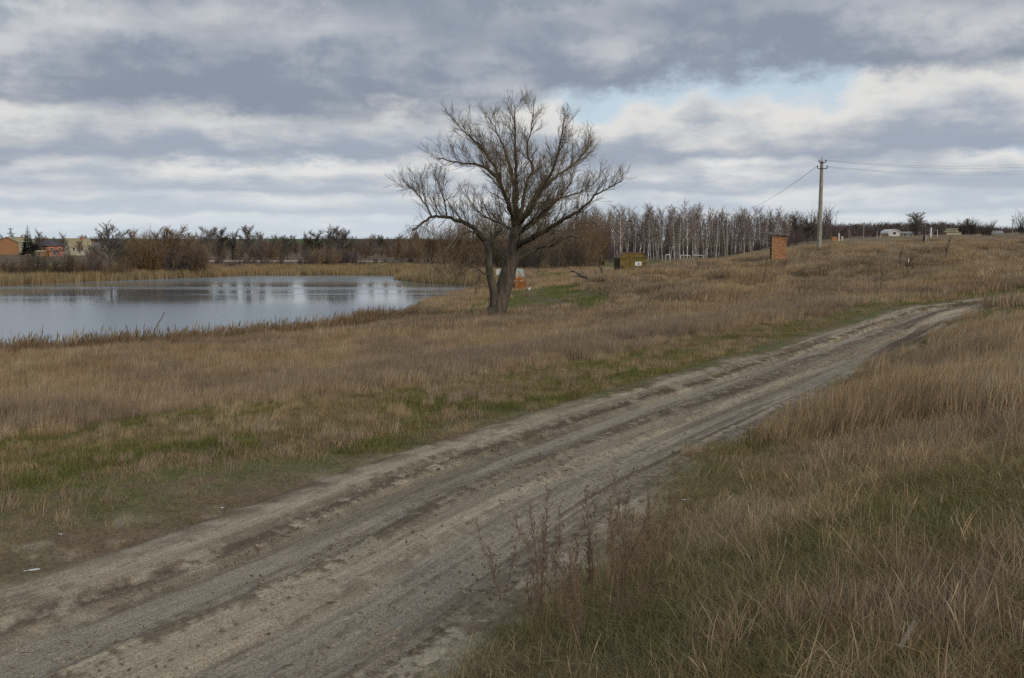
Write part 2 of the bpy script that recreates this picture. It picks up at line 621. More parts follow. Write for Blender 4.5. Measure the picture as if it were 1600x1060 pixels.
def zones(x, y):
    """what grows where: dirt, green, reed, path weights in 0..1"""
    s, u = road_coords(x, y)
    x, y = np.asarray(x, float).ravel(), np.asarray(y, float).ravel()
    n1 = fbm(x / 2.2, y / 2.2, 4, 41)
    n2 = fbm(x / 0.7, y / 0.7, 3, 47)
    n3 = fbm(x / 6.0, y / 6.0, 3, 53)
    hw = np.interp(u, [-20, 0, 10, 25, 40, 60], [2.3, 2.2, 1.85, 1.65, 1.5, 1.5])
    wob = (n1 - 0.5) * 1.3 + (n2 - 0.5) * 0.8
    hw = hw + np.where(s > 0, 0.38 * sstep(9, 2, u), 0)
    dirt = sstep(hw + 0.45, hw - 0.35, np.abs(s) + wob * 0.55)
    # trampled, half bare verge on the left
    bare_w = np.interp(u, [-20, 0, 6, 14, 30], [4.6, 3.6, 1.9, 0.9, 0.5])
    verge = sstep(hw + bare_w, hw, -s + wob * 1.6) * (s < 0)
    gw = green_width(u)
    green_l = sstep(gw * 1.12, gw * 0.75, -s + (n3 - 0.5) * 7 + (n1 - 0.5) * 3) * (s < 0)
    green_r = sstep(0.53, 0.68, n3 * 0.6 + n1 * 0.4 + 0.22 * np.exp(-((x - 5.5) / 1.8) ** 2 - ((y - 8) / 2.5) ** 2) + 0.16 * np.exp(-((s - 2.4) / 0.9) ** 2)) * (s > 0)
    meadow = sstep(0.32, 0.55, n3 * 0.5 + 0.75 * np.exp(-((x - 2.2) / 5.6) ** 2 - ((y - 88) / 20) ** 2)
                   + 0.7 * np.exp(-((x - 6) / 5) ** 2 - ((y - 150) / 26) ** 2) + 0.75 * np.exp(-((x - 4.5) / 3.6) ** 2 - ((y - 73) / 8) ** 2) + 0.45 * np.exp(-((x + 5) / 4) ** 2 - ((y - 70) / 7) ** 2) - 0.15)
    meadow *= (y > 62)
    far_green = sstep(205, 225, y) * sstep(298, 285, y) * sstep(8, 14, x) * sstep(62, 50, x)
    green = np.clip(green_l + green_r * (np.hypot(x, y) < 60) + np.maximum(meadow, far_green), 0, 1)
    dp = np.min((x[:, None] - PATH[None, :, 0]) ** 2 + (y[:, None] - PATH[None, :, 1]) ** 2, axis=1) if len(x) < 400000 else np.full(x.shape, 1e6)
    path = sstep(0.9, 0.35, np.sqrt(dp) + (n2 - 0.5) * 0.5)
    sd = lake_sd(x, y)
    reed = sstep(5.0, 2.2, sd + (n1 - 0.5) * 3) * (sd > -0.9)
    reed *= np.where(y < 64, 1, np.where(y < 112, 0.35, 1.0))
    return dict(s=s, u=u, dirt=dirt, verge=verge, green=green, path=path, reed=reed, sd=sd, n1=n1, n2=n2, n3=n3)


TAN = np.array((0.300, 0.215, 0.118))
GREEN = np.array((0.115, 0.118, 0.042))
BROWN = np.array((0.165, 0.118, 0.075))
MUD = np.array((0.105, 0.076, 0.050))
DIRT = np.array((0.430, 0.352, 0.252))
GREYD = np.array((0.295, 0.248, 0.190))


def soil_colour(x, y, z):
    n = z['n1'][:, None]
    c = lerp(BROWN, TAN * 0.85, sstep(0.35, 0.65, z['n3'])[:, None])
    c = lerp(c, BROWN * 0.9, sstep(0.5, 0.7, n) * 0.6)
    c = lerp(c, lerp(GREEN, BROWN, sstep(0.5, 0.62, z['n2'])[:, None] * 0.75), z['green'][:, None])
    litter = lerp(BROWN * 1.05, DIRT * 0.8, sstep(0.45, 0.62, z['n2'])[:, None])
    c = lerp(c, litter, np.clip(z['verge'] * 1.2, 0, 1)[:, None] * sstep(0.30, 0.55, z['n1'] + 0.25 * z['verge'])[:, None])
    c = lerp(c, lerp(DIRT * 0.92, BROWN, sstep(0.5, 0.66, z['n2'])[:, None]), z['dirt'][:, None])
    c = lerp(c, MUD * 1.3, z['path'][:, None] * 0.8)
    c = lerp(c, MUD * 0.8, (sstep(1.5, 0.0, z['sd']))[:, None])
    q = np.exp(-((x - 46) / 8.0) ** 2) * sstep(118, 122, y) * sstep(127, 125, y)
    c = lerp(c, np.array((0.36, 0.22, 0.10)), (q * sstep(0.35, 0.5, z['n1']))[:, None])
    # winter wheat on the ridge far beyond the village
    r = np.hypot(x, y)
    c = lerp(c, BROWN * 0.8, (sstep(186, 200, y) * (x < 40) * 0.8 * sstep(650, 600, r))[:, None] * (1 - z['green'])[:, None])
    w = sstep(640, 700, r) * (x < 60)
    c = lerp(c, np.array((0.075, 0.105, 0.04)), w[:, None])
    return c


def build_ground():
    ang = np.concatenate([np.linspace(-180, -48, 45, endpoint=False), np.linspace(-48, -36, 24, endpoint=False), np.linspace(-36, 36, 300, endpoint=False),
                          np.linspace(36, 48, 24, endpoint=False), np.linspace(48, 180, 46)])
    rad = np.concatenate([[0.02], np.exp(np.linspace(math.log(0.6), math.log(260), 400)), np.exp(np.linspace(math.log(268), math.log(9000), 50))])
    A, R = np.meshgrid(np.radians(ang), rad)
    X, Y = (R * np.sin(A)).ravel(), (R * np.cos(A)).ravel()
    Z = H(X, Y)
    z = zones(X, Y)
    # the road bed lies in a shallow trough filled by the road's own sheet
    Z = Z - 0.30 * sstep(1.9, 1.3, np.abs(z['s'])) * (z['u'] < 76) * (z['u'] > -29)
    me = mesh_np('meadow_ground', np.stack([X, Y, Z], 1), grid_quads(len(rad), len(ang))[:, ::-1], smooth=True)
    set_col(me, 'soil', soil_colour(X, Y, z))
    o = link('meadow_ground', me, MAT['earth'])
    o['kind'] = 'structure'


build_ground()


def build_road():
    u = np.concatenate([np.arange(-28, -3, 0.16), np.arange(-3, 18, 0.042), np.arange(18, 34, 0.07), np.arange(34, 76, 0.16)])
    w = np.linspace(-2.9, 2.9, 133)
    cx, cy = np.interp(u + S0, RS, RC[:, 0]), np.interp(u + S0, RS, RC[:, 1])
    tx, ty = np.interp(u + S0, RS, RT[:, 0]), np.interp(u + S0, RS, RT[:, 1])
    U, W = np.meshgrid(u, w, indexing='ij')
    X = cx[:, None] + ty[:, None] * W
    Y = cy[:, None] - tx[:, None] * W
    hw = np.interp(U, [-20, 0, 10, 25, 40, 60], [2.2, 2.1, 1.85, 1.7, 1.55, 1.5])
    k = hw / 1.9
    v = W / k + (fbm(U / 5, U * 0 + 3, 2, 61) - 0.5) * 0.35        # cross position, wandering a little
    base = H(X.ravel(), Y.ravel(), detail=False).reshape(X.shape)

    def bump(c, wd):
        return np.exp(-((v - c) / wd) ** 2)
    streak = fbm(U / 4.5, W / 0.11, 4, 71)
    clod = fbm(X / 0.10, Y / 0.10, 3, 73)
    clod2 = fbm(X / 0.30, Y / 0.30, 3, 79)
    patch = fbm(U / 7.0, W / 0.5, 3, 83)
    rut_l = sstep(0.46, 0.30, np.abs(v + 0.95 + (clod2 - .5) * .12))
    rut_r = sstep(0.50, 0.34, np.abs(v - 0.70 + (clod2 - .5) * .12))
    tread = bump(1.22, 0.10)
    ridge = bump(-0.42, 0.17)
    lbank = bump(-1.55, 0.20)
    rverge = sstep(1.25, 1.7, v)
    far = sstep(13, 34, U)
    z = base - 0.075 * rut_l - 0.06 * rut_r - 0.03 * tread + 0.03 * ridge * clod2
    z += 0.045 * (clod - 0.45) * np.clip(1.3 * lbank + 0.9 * ridge + 0.5 * rverge + 0.15 + 0.4 * sstep(0.5, 0.7, clod2), 0, 1.2) * (1 - 0.8 * np.maximum(rut_l, rut_r))
    z += 0.055 * (streak - 0.5) * (1 - rut_l * 0.5) + 0.05 * (clod2 - 0.5) * (0.4 + 0.6 * rverge)
    z += (0.03 + 0.07 * patch) * sstep(-1.5, -1.85, v + (clod2 - 0.5) * 0.3) - 0.02
    z -= 0.14 * far * (rut_l + rut_r) * fbm(U / 2.5, W / 0.6, 2, 89)
    # tyre marks pressed across the right-hand rut
    lug = np.abs(((U / 0.13 + np.abs(v - 0.72) * 2.2) % 1) - 0.5)
    press = sstep(0.45, 0.6, fbm(U / 1.6, W / 0.5, 2, 97)) * bump(0.72, 0.26)
    z -= 0.026 * press * sstep(0.22, 0.32, lug)
    lug2 = np.abs(((U / 0.09) % 1) - 0.5)
    z -= 0.03 * bump(1.16, 0.035) + 0.03 * bump(1.32, 0.035) + 0.014 * tread * sstep(0.2, 0.3, lug2)
    # edges dive under the meadow
    edge = sstep(2.35, 2.9, np.abs(W))
    z = lerp(z + 0.03, H(X.ravel(), Y.ravel()).reshape(X.shape) - 0.05, edge)
    # colour: pale dry crust, grey damp ruts, dark clods
    c = np.zeros(X.shape + (3,)) + DIRT
    c *= (0.86 + 0.3 * streak)[..., None]
    c = lerp(c, GREYD, (np.clip(rut_l * 0.85 + rut_r * 0.95, 0, 1) * (0.45 + 0.55 * patch))[..., None])
    dark = np.clip(0.95 * lbank * sstep(0.38, 0.55, clod2 * 0.5 + clod * 0.5) + 0.95 * ridge * sstep(0.44, 0.56, clod * 0.5 + clod2 * 0.5)
                   + 0.8 * bump(1.24, 0.09) * sstep(0.35, 0.5, streak) + 0.7 * rverge * sstep(0.47, 0.6, clod) + 0.55 * sstep(0.56, 0.66, clod * 0.3 + streak * 0.7), 0, 1)
    c = lerp(c, MUD * 1.25, dark[..., None] * 0.85)
    # the churned, damp strip along the middle farther on
    mud = sstep(5, 15, U) * bump(-0.22, 0.30) * (0.6 + 0.4 * sstep(0.35, 0.55, patch * 0.6 + clod2 * 0.4))
    mud = np.maximum(mud, 0.55 * sstep(3, 12, U) * bump(0.16, 0.10) * sstep(0.4, 0.55, streak))
    mud = np.maximum(mud, (0.5 + 0.4 * sstep(4, 12, U)) * bump(-1.52, 0.16) * sstep(0.36, 0.52, clod2 * 0.6 + patch * 0.4))
    mud = np.maximum(mud, far * sstep(0.40, 0.56, fbm(U / 8.0, W / 0.45, 3, 101)))
    mud = np.maximum(mud, 0.45 * sstep(0.52, 0.68, fbm(U / 9.0, W / 0.35, 3, 103)))
    c = lerp(c, MUD * 0.95, np.clip(mud, 0, 1)[..., None] * 0.92)
    zo = zones(X.ravel(), Y.ravel())
    sc = soil_colour(X.ravel(), Y.ravel(), zo).reshape(X.shape + (3,))
    m = sstep(1.75, 2.3, np.abs(W) / k * 1.0 + (clod2 - 0.5) * 0.9)
    c = lerp(c, sc, m[..., None])
    me = mesh_np('dirt_road', np.stack([X.ravel(), Y.ravel(), z.ravel()], 1), grid_quads(len(u), len(w))[:, ::-1], smooth=True)
    set_col(me, 'soil', c.reshape(-1, 3))
    a = me.attributes.new('lane', 'FLOAT_VECTOR', 'POINT')
    a.data.foreach_set('vector', np.stack([v.ravel(), U.ravel(), 0 * U.ravel()], 1).astype(np.float32).ravel())
    o = link('dirt_road', me, MAT['road_dirt'])
    o['kind'] = 'structure'


build_road()


def build_water():
    m = bpy.data.materials.new('pond_water')
    m.use_nodes = True
    g = NT(m.node_tree)
    tc = g.n('ShaderNodeTexCoord')
    mp = g.n('ShaderNodeMapping')
    mp.inputs['Scale'].default_value = (0.012, 0.09, 1)
    mp.inputs['Rotation'].default_value = (0, 0, math.radians(-7))
    g.link(tc.outputs['Object'], mp.inputs[0])
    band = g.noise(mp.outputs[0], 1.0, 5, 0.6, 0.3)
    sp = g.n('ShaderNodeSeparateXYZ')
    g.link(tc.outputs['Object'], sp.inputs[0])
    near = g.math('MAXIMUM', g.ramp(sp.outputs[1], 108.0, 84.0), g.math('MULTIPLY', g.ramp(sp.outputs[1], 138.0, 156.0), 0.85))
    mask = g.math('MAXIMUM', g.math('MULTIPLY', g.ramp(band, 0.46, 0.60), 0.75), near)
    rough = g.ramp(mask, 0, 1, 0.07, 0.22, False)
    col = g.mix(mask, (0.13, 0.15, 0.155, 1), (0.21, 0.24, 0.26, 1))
    mp2 = g.n('ShaderNodeMapping')
    mp2.inputs['Scale'].default_value = (0.5, 2.2, 1)
    g.link(tc.outputs['Object'], mp2.inputs[0])
    rip = g.noise(mp2.outputs[0], 1.0, 4, 0.6)
    bn = g.n('ShaderNodeBump', inputs={'Strength': 0.25, 'Distance': 0.006, 'Height': rip})
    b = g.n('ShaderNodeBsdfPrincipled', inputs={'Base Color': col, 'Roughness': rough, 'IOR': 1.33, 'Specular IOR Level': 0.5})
    g.link(bn.outputs[0], b.inputs['Normal'])
    o = g.n('ShaderNodeOutputMaterial')
    g.link(b.outputs[0], o.inputs[0])
    c = LAKE.mean(0)
    P = c + (LAKE - c) * 1.03
    me = bpy.data.meshes.new('pond_water')
    me.from_pydata([(p[0], p[1], 0.0) for p in P], [], [tuple(range(len(P)))])
    w = link('pond_water', me, m)
    w['kind'] = 'structure'


build_water()

# ------------------------------------------------------------------ grass, reeds and weeds (masses nobody could count)
PROTO = bpy.data.collections.new('tuft_shapes')        # not linked to the scene: only instanced


def grass_mat(name, trans=0.25):
    m = bpy.data.materials.new(name)
    m.use_nodes = True
    g = NT(m.node_tree)
    t = g.n('ShaderNodeAttribute', attribute_name='tint', attribute_type='INSTANCER')
    b = g.n('ShaderNodeAttribute', attribute_name='blade')
    c = g.mix(1.0, t.outputs['Color'], b.outputs['Color'], 'MULTIPLY')
    d = g.n('ShaderNodeBsdfDiffuse', inputs={'Color': c})
    tr = g.n('ShaderNodeBsdfTranslucent', inputs={'Color': c})
    mx = g.n('ShaderNodeMixShader', inputs={0: trans, 1: d.outputs[0], 2: tr.outputs[0]})
    o = g.n('ShaderNodeOutputMaterial')
    g.link(mx.outputs[0], o.inputs[0])
    MAT[name] = m
    return m


grass_mat('grass_blade')


def tuft(rng, n, rad, h0, h1, width, lean=0.35, droop=0.5, wind=0.25, seg=4, plume=0.0, hueshift=0.07):
    """a tuft of n curved blades as one mesh"""
    r = rad * np.sqrt(rng.random(n))
    a = rng.random(n) * 2 * np.pi
    bx, by = r * np.cos(a), r * np.sin(a)
    L = h0 + (h1 - h0) * rng.random(n) ** 1.4
    az = rng.random(n) * 2 * np.pi
    ln = np.abs(rng.normal(0, lean, n))
    dx, dy = np.cos(az) * ln + wind * rng.uniform(0.4, 1.4, n), np.sin(az) * ln
    cv = droop * rng.uniform(0.2, 1.3, n)
    faz = rng.random(n) * np.pi
    wx, wy = np.cos(faz) * width, np.sin(faz) * width
    wv = rng.uniform(0.6, 1.4, n)
    V = np.zeros((n, seg + 1, 2, 3))
    px, py, pz = bx.copy(), by.copy(), np.full(n, -0.03)
    for k in range(seg + 1):
        t = k / seg
        w = (1 - t ** 2.2) * 0.5 + 0.04
        if plume:
            w = np.where(t > 0.65, plume * math.sin(min(1.0, (t - 0.62) / 0.38) * math.pi) + 0.15, 0.35)
        V[:, k, 0] = np.stack([px - wx * w * wv, py - wy * w * wv, pz], 1)
        V[:, k, 1] = np.stack([px + wx * w * wv, py + wy * w * wv, pz], 1)
        hx, hy = dx * (0.25 + cv * t * 2.2), dy * (0.25 + cv * t * 2.2)
        nn = np.sqrt(hx * hx + hy * hy + 1)
        px, py, pz = px + hx / nn * L / seg, py + hy / nn * L / seg, pz + (1 - cv * t * 0.5) / nn * L / seg
    idx = np.arange(n * (seg + 1) * 2).reshape(n, seg + 1, 2)
    q = np.stack([idx[:, :-1, 0], idx[:, :-1, 1], idx[:, 1:, 1], idx[:, 1:, 0]], -1).reshape(-1, 4)
    me = mesh_np('tuft', V.reshape(-1, 3), q)
    b = rng.uniform(0.62, 1.38, n)
    hs = rng.normal(0, hueshift, n)
    c = np.stack([b * (1 + hs), b, b * (1 - hs * 0.8)], 1)
    set_col(me, 'blade', np.repeat(c, (seg + 1) * 2, 0))
    me.materials.append(MAT['grass_blade'])
    return me


def tuft_set(name, k, fn):
    c = bpy.data.collections.new(name)
    for i in range(k):
        rng = np.random.default_rng(hash(name) % 1000 if False else sum(map(ord, name)) * 31 + i)
        o = bpy.data.objects.new('%s_%02d' % (name, i), fn(rng))
        c.objects.link(o)
    return c


def scatter_tree(coll):
    t = bpy.data.node_groups.new('scatter_' + coll.name, 'GeometryNodeTree')
    t.interface.new_socket('Geometry', in_out='INPUT', socket_type='NodeSocketGeometry')
    t.interface.new_socket('Geometry', in_out='OUTPUT', socket_type='NodeSocketGeometry')
    N = t.nodes
    i, o = N.new('NodeGroupInput'), N.new('NodeGroupOutput')
    ci = N.new('GeometryNodeCollectionInfo')
    ci.inputs['Collection'].default_value = coll
    ci.inputs['Separate Children'].default_value = True
    ci.inputs['Reset Children'].default_value = True
    io = N.new('GeometryNodeInstanceOnPoints')
    io.inputs['Pick Instance'].default_value = True

    def attr(nm, dt):
        a = N.new('GeometryNodeInputNamedAttribute')
        a.data_type = dt
        a.inputs['Name'].default_value = nm
        return a.outputs[0]
    e = N.new('FunctionNodeEulerToRotation')
    L = t.links.new
    L(i.outputs[0], io.inputs['Points'])
    L(ci.outputs[0], io.inputs['Instance'])
    L(attr('var', 'INT'), io.inputs['Instance Index'])
    L(attr('rot', 'FLOAT_VECTOR'), e.inputs[0])
    L(e.outputs[0], io.inputs['Rotation'])
    L(attr('scl', 'FLOAT_VECTOR'), io.inputs['Scale'])
    L(io.outputs[0], o.inputs[0])
    return t


def scatter(name, coll, x, y, tint, scl, rng, label, cat, sink=0.02, tilt=0.12, spin=0.6):
    n = len(x)
    z = H(x, y) - sink
    me = bpy.data.meshes.new(name)
    me.vertices.add(n)
    me.vertices.foreach_set('co', np.stack([x, y, z], 1).astype(np.float32).ravel())
    a = me.attributes.new('rot', 'FLOAT_VECTOR', 'POINT')
    a.data.foreach_set('vector', np.stack([rng.normal(0, tilt, n), rng.normal(0, tilt, n), rng.normal(0, spin, n)], 1).astype(np.float32).ravel())
    a = me.attributes.new('scl', 'FLOAT_VECTOR', 'POINT')
    a.data.foreach_set('vector', np.asarray(scl, np.float32).reshape(n, -1).repeat(3 if np.ndim(scl) == 1 else 1, 1).ravel())
    a = me.attributes.new('var', 'INT', 'POINT')
    a.data.foreach_set('value', rng.integers(0, 1000, n).astype(np.int32))
    a = me.attributes.new('tint', 'FLOAT_COLOR', 'POINT')
    c = np.ones((n, 4), np.float32)
    c[:, :3] = tint
    a.data.foreach_set('color', c.ravel())
    o = link(name, me)
    md = o.modifiers.new('scatter', 'NODES')
    md.node_group = scatter_tree(coll)
    tag(o, label, None, None, 'stuff')
    return o


def polar(rng, n, r0, r1, a0=-44, a1=44, p=1.0):
    """points spread so that they look evenly dense from the bank"""
    a = np.radians(rng.uniform(a0, a1, n))
    if p == 0:
        r = np.sqrt(rng.uniform(r0 * r0, r1 * r1, n))
    else:
        q = 2 - p * 2
        t = rng.random(n)
        r = r0 * (r1 / r0) ** t if abs(q) < 1e-6 else (r0 ** q + t * (r1 ** q - r0 ** q)) ** (1 / q)
    return r * np.sin(a), r * np.cos(a)


C_TAN = np.array((0.445, 0.322, 0.190))
C_PALE = np.array((0.475, 0.368, 0.245))
C_RUST = np.array((0.370, 0.245, 0.125))
C_GREY = np.array((0.335, 0.245, 0.165))
C_GREEN = np.array((0.165, 0.160, 0.052))
C_OLIVE = np.array((0.245, 0.205, 0.085))
C_REED = np.array((0.250, 0.165, 0.095))
C_FREED = np.array((0.385, 0.285, 0.160))


def tall_tint(x, y, rng):
    a = fbm(x / 3.5, y / 3.5, 3, 131)
    b = fbm(x / 1.6, y / 1.6, 3, 137)
    c = lerp(C_GREY, C_TAN, sstep(0.36, 0.56, a)[:, None])
    c = lerp(c, C_PALE, (sstep(0.55, 0.72, b) * 0.7)[:, None])
    c = lerp(c, C_RUST, (sstep(0.60, 0.74, fbm(x / 2.6, y / 2.6, 3, 139)) * 0.45)[:, None])
    return c * rng.uniform(0.75, 1.2, len(x))[:, None]


def low_tint(x, y, rng, g):
    b = fbm(x / 0.9, y / 0.9, 3, 149)
    c = lerp(C_GREEN, C_OLIVE, sstep(0.42, 0.62, b)[:, None])
    c = lerp(c, C_TAN * 0.75, (sstep(0.40, 0.66, fbm(x / 1.4, y / 1.4, 3, 151)) * 0.8)[:, None])
    return c * rng.uniform(0.75, 1.25, len(x))[:, None]


def build_grass():
    near_t = tuft_set('near_tall', 8, lambda r: tuft(r, 34, 0.12, 0.14, 0.50, 0.0044, 0.60, 1.1, 0.22, 5, hueshift=0.06))
    near_l = tuft_set('near_low', 6, lambda r: tuft(r, 46, 0.13, 0.05, 0.17, 0.0055, 0.95, 0.9, 0.05, 3))
    near_m = tuft_set('near_mat', 7, lambda r: tuft(r, 52, 0.26, 0.10, 0.36, 0.0040, 2.6, 1.3, 0.2, 4, hueshift=0.07))
    mid_t = tuft_set('mid_tall', 7, lambda r: tuft(r, 130, 0.36, 0.25, 0.75, 0.009, 0.26, 0.7, 0.26, 4))
    mid_l = tuft_set('mid_low', 6, lambda r: tuft(r, 120, 0.42, 0.05, 0.20, 0.010, 0.6, 0.7, 0.10, 3))
    far_t = tuft_set('far_tall', 7, lambda r: tuft(r, 210, 1.0, 0.25, 0.75, 0.026, 0.24, 0.65, 0.25, 3))
    far_l = tuft_set('far_low', 5, lambda r: tuft(r, 160, 1.2, 0.05, 0.17, 0.030, 0.5, 0.6, 0.1, 2))
    reed_s = tuft_set('reed', 7, lambda r: tuft(r, 30, 0.55, 0.7, 1.85, 0.026, 0.12, 0.5, 0.16, 5))
    reed_p = tuft_set('reed_plume', 6, lambda r: tuft(r, 9, 0.55, 1.5, 2.5, 0.026, 0.12, 0.9, 0.34, 6, plume=1.1))
    freed_s = tuft_set('far_reed', 6, lambda r: tuft(r, 120, 1.5, 0.9, 1.9, 0.045, 0.10, 0.3, 0.08, 3))

    rng = np.random.default_rng(7)
    # --- near, up to 17 m
    x, y = polar(rng, 34000, 2.2, 17.5, -46, 46, 0.55)
    z = zones(x, y)
    bare = np.maximum(z['dirt'], np.clip(z['verge'] * 1.1, 0, 1) * 0.9)
    right = z['s'] > 0
    keep = rng.random(len(x)) > bare
    edge = sstep(1.2, 3.4, np.abs(z['s']) - 1.6)
    p_tall = np.where(right, lerp(0.42, 0.06, z['green']), lerp(0.8, 0.02, z['green'])) * (0.15 + 0.85 * edge)
    p_tall *= np.where(right, lerp(0.12, 1.5, sstep(0.42, 0.60, fbm(x / 1.1, y / 1.1, 3, 157))), 1)
    kind = rng.random(len(x))
    p_tall = p_tall * sstep(4.2, 6.5, np.hypot(x, y))
    tall = keep & (kind < p_tall)
    mat = keep & ~tall & (kind < p_tall + np.where(right, 0.50, 0.10))
    low = keep & ~tall & ~mat
    i = tall
    sc = rng.uniform(0.5, 1.25, i.sum()) * lerp(0.5, 1.0, edge[i])
    scatter('dry_grass', near_t, x[i], y[i], tall_tint(x[i], y[i], rng), sc, rng, 'tall dry tan grass on the bank right of the track', 'grass', tilt=0.2, spin=1.0)
    i = mat
    scatter('matted_grass', near_m, x[i], y[i], lerp(tall_tint(x[i], y[i], rng), low_tint(x[i], y[i], rng, 0), (0.25 + 0.5 * z['green'][i])[:, None]), rng.uniform(0.5, 1.1, i.sum()), rng,
            'flattened matted dead grass on the near bank', 'grass', spin=3)
    i = low
    scatter('green_grass', near_l, x[i], y[i], low_tint(x[i], y[i], rng, 0), rng.uniform(0.5, 1.1, i.sum()) * np.where(right[i], 1.1, 0.62) * lerp(0.6, 1.0, edge[i]), rng,
            'short olive green grass beside the near track', 'grass', spin=2)
    # straight pale stalks with small heads, standing and broken every way
    stalk = tuft_set('stalk', 7, lambda r: tuft(r, 7, 0.16, 0.30, 0.66, 0.0034, 0.55, 0.35, 0.12, 6, plume=1.0, hueshift=0.05))
    x, y = polar(rng, 2600, 5.5, 22, -46, 46, 0.4)
    zz = zones(x, y)
    i = (zz['s'] > 2.4) & (fbm(x / 1.3, y / 1.3, 3, 211) > 0.46) | ((zz['s'] < -1.5) & (zz['green'] < 0.5) & (y > 12))
    scatter('seed_stalks', stalk, x[i], y[i], lerp(C_PALE, C_TAN, rng.random(i.sum())[:, None]) * rng.uniform(0.7, 1.15, i.sum())[:, None], rng.uniform(0.5, 1.0, i.sum()), rng,
            'pale dry seed stalks sticking out of the near grass', 'grass', tilt=0.3, spin=3)
    # dead blades, leaf crumbs and moss-like sward on the trampled verge
    crumb = tuft_set('verge_litter', 6, lambda r: tuft(r, 34, 0.17, 0.04, 0.15, 0.0070, 2.2, 1.0, 0.05, 2, hueshift=0.06))
    x, y = polar(rng, 30000, 7.0, 27, -46, 40, 0.6)
    zz = zones(x, y)
    i = (zz['dirt'] < 0.75 * rng.random(len(x))) & ((zz['verge'] > 0.05) | (zz['green'] > 0.4)) & (fbm(x / 0.8, y / 0.8, 3, 223) + 0.25 * (1 - zz['verge']) > 0.42)
    tl = lerp(low_tint(x[i], y[i], rng, 0), (BROWN * 1.5)[None], (0.25 + 0.6 * zz['verge'][i] * rng.random(i.sum()))[:, None])
    scatter('verge_litter', crumb, x[i], y[i], tl, rng.uniform(0.5, 1.1, i.sum()), rng, 'thin trampled turf and dead blades on the left verge', 'grass', tilt=0.1, spin=3)
    # --- middle distance
    x, y = polar(rng, 30000, 16, 58, -46, 46, 0.6)
    z = zones(x, y)
    ok = (z['sd'] > 1.0) & (rng.random(len(x)) > np.maximum(z['dirt'], np.clip(z['verge'] * 1.1, 0, 1) * 0.85))
    edge = sstep(0.8, 2.6, np.abs(z['s']) - 1.6)
    pt = np.where(z['s'] > 0, lerp(0.85, 0.25, z['green']), lerp(0.93, 0.10, z['green'])) * (0.2 + 0.8 * edge)
    k = rng.random(len(x))
    i = ok & (k < pt)
    hgt = (1 - 0.5 * z['green'][i]) * lerp(0.65, 1.2, fbm(x[i] / 2.5, y[i] / 2.5, 3, 163)) * rng.uniform(0.7, 1.2, i.sum())
    wb = np.exp(-((-z['s'][i] - green_width(z['u'][i]) - 2.5) / 3.0) ** 2) * (z['s'][i] < 0) * sstep(6, 20, z['u'][i]) * 0.75
    ft = lerp(tall_tint(x[i], y[i], rng), np.array((0.300, 0.225, 0.165))[None], wb[:, None])
    scatter('field_grass', mid_t, x[i], y[i], ft, hgt, rng, 'tall dry grass of the field between track and pond', 'grass')
    i = ok & ~(k < pt)
    scatter('verge_grass', mid_l, x[i], y[i], low_tint(x[i], y[i], rng, 0), rng.uniform(0.5, 1.0, i.sum()), rng, 'short green grass along the left side of the track', 'grass', spin=2)
    # --- far field
    x, y = polar(rng, 30000, 54, 200, -40, 44, 0.45)
    z = zones(x, y)
    ok = (z['sd'] > 0.8) & (rng.random(len(x)) > np.maximum(z['dirt'], z['path']))
    pt = lerp(0.96, 0.04, z['green'])
    k = rng.random(len(x))
    i = ok & (k < pt)
    hgt = lerp(0.55, 1.25, fbm(x[i] / 5, y[i] / 5, 3, 167)) * rng.uniform(0.7, 1.2, i.sum())
    scatter('hill_grass', far_t, x[i], y[i], tall_tint(x[i] * 0.6, y[i] * 0.6, rng), hgt, rng, 'dry tan grass over the humpy rising field', 'grass')
    i = ok & ~(k < pt)
    scatter('meadow_grass', far_l, x[i], y[i], lerp(low_tint(x[i], y[i], rng, 0), np.array((0.150, 0.185, 0.055))[None], 0.6), rng.uniform(0.6, 1.0, i.sum()), rng, 'short green meadow grass behind the big willow', 'grass', spin=2)
    # --- reeds along the near shore
    seg = []
    for a, b, wgt, w0 in ((1, 2, 500, 4), (2, 3, 600, 4), (3, 4, 760, 4), (4, 5, 760, 3.6), (5, 6, 420, 3.0), (6, 7, 420, 3.0), (7, 8, 150, 1.8), (8, 9, 120, 1.5), (9, 10, 110, 1.5)):
        t = rng.random(wgt)[:, None]
        p = LAKE[a] * (1 - t) + LAKE[b] * t
        d = LAKE[b] - LAKE[a]
        nrm = np.array((d[1], -d[0])) / np.hypot(*d)
        seg.append(p + nrm * (rng.uniform(-0.9, w0, wgt) + rng.normal(0, 0.4, wgt))[:, None])
    P = np.vstack(seg)
    x, y = P[:, 0], P[:, 1]
    tall = np.where(y > 72, 0.45, 0.86) * lerp(0.35, 1.0, fbm(x / 2, y / 2, 3, 173))
    scatter('reed_bed', reed_s, x, y, lerp(C_REED * 1.15, C_TAN * 0.75, (sstep(0.45, 0.7, fbm(x / 4, y / 4, 2, 179)) * 0.6)[:, None]) * rng.uniform(0.7, 1.2, len(x))[:, None], tall * rng.uniform(0.75, 1.1, len(x)), rng,
            'brown reeds along the near shore of the pond', 'reeds', sink=0.1, tilt=0.05)
    i = (rng.random(len(x)) < 0.5) & (y < 72)
    scatter('reed_plumes', reed_p, x[i], y[i], (C_TAN * 0.72)[None] * rng.uniform(0.6, 1.15, i.sum())[:, None], rng.uniform(0.45, 0.95, i.sum()) * tall[i] ** 0.4, rng,
            'wind-bent reed plumes standing above the near shore', 'reeds', sink=0.1, tilt=0.05)
    # orange tuft on the corner of the shore
    x = -10.9 + rng.normal(0, 0.9, 90)
    y = 70.5 + rng.normal(0, 1.6, 90)
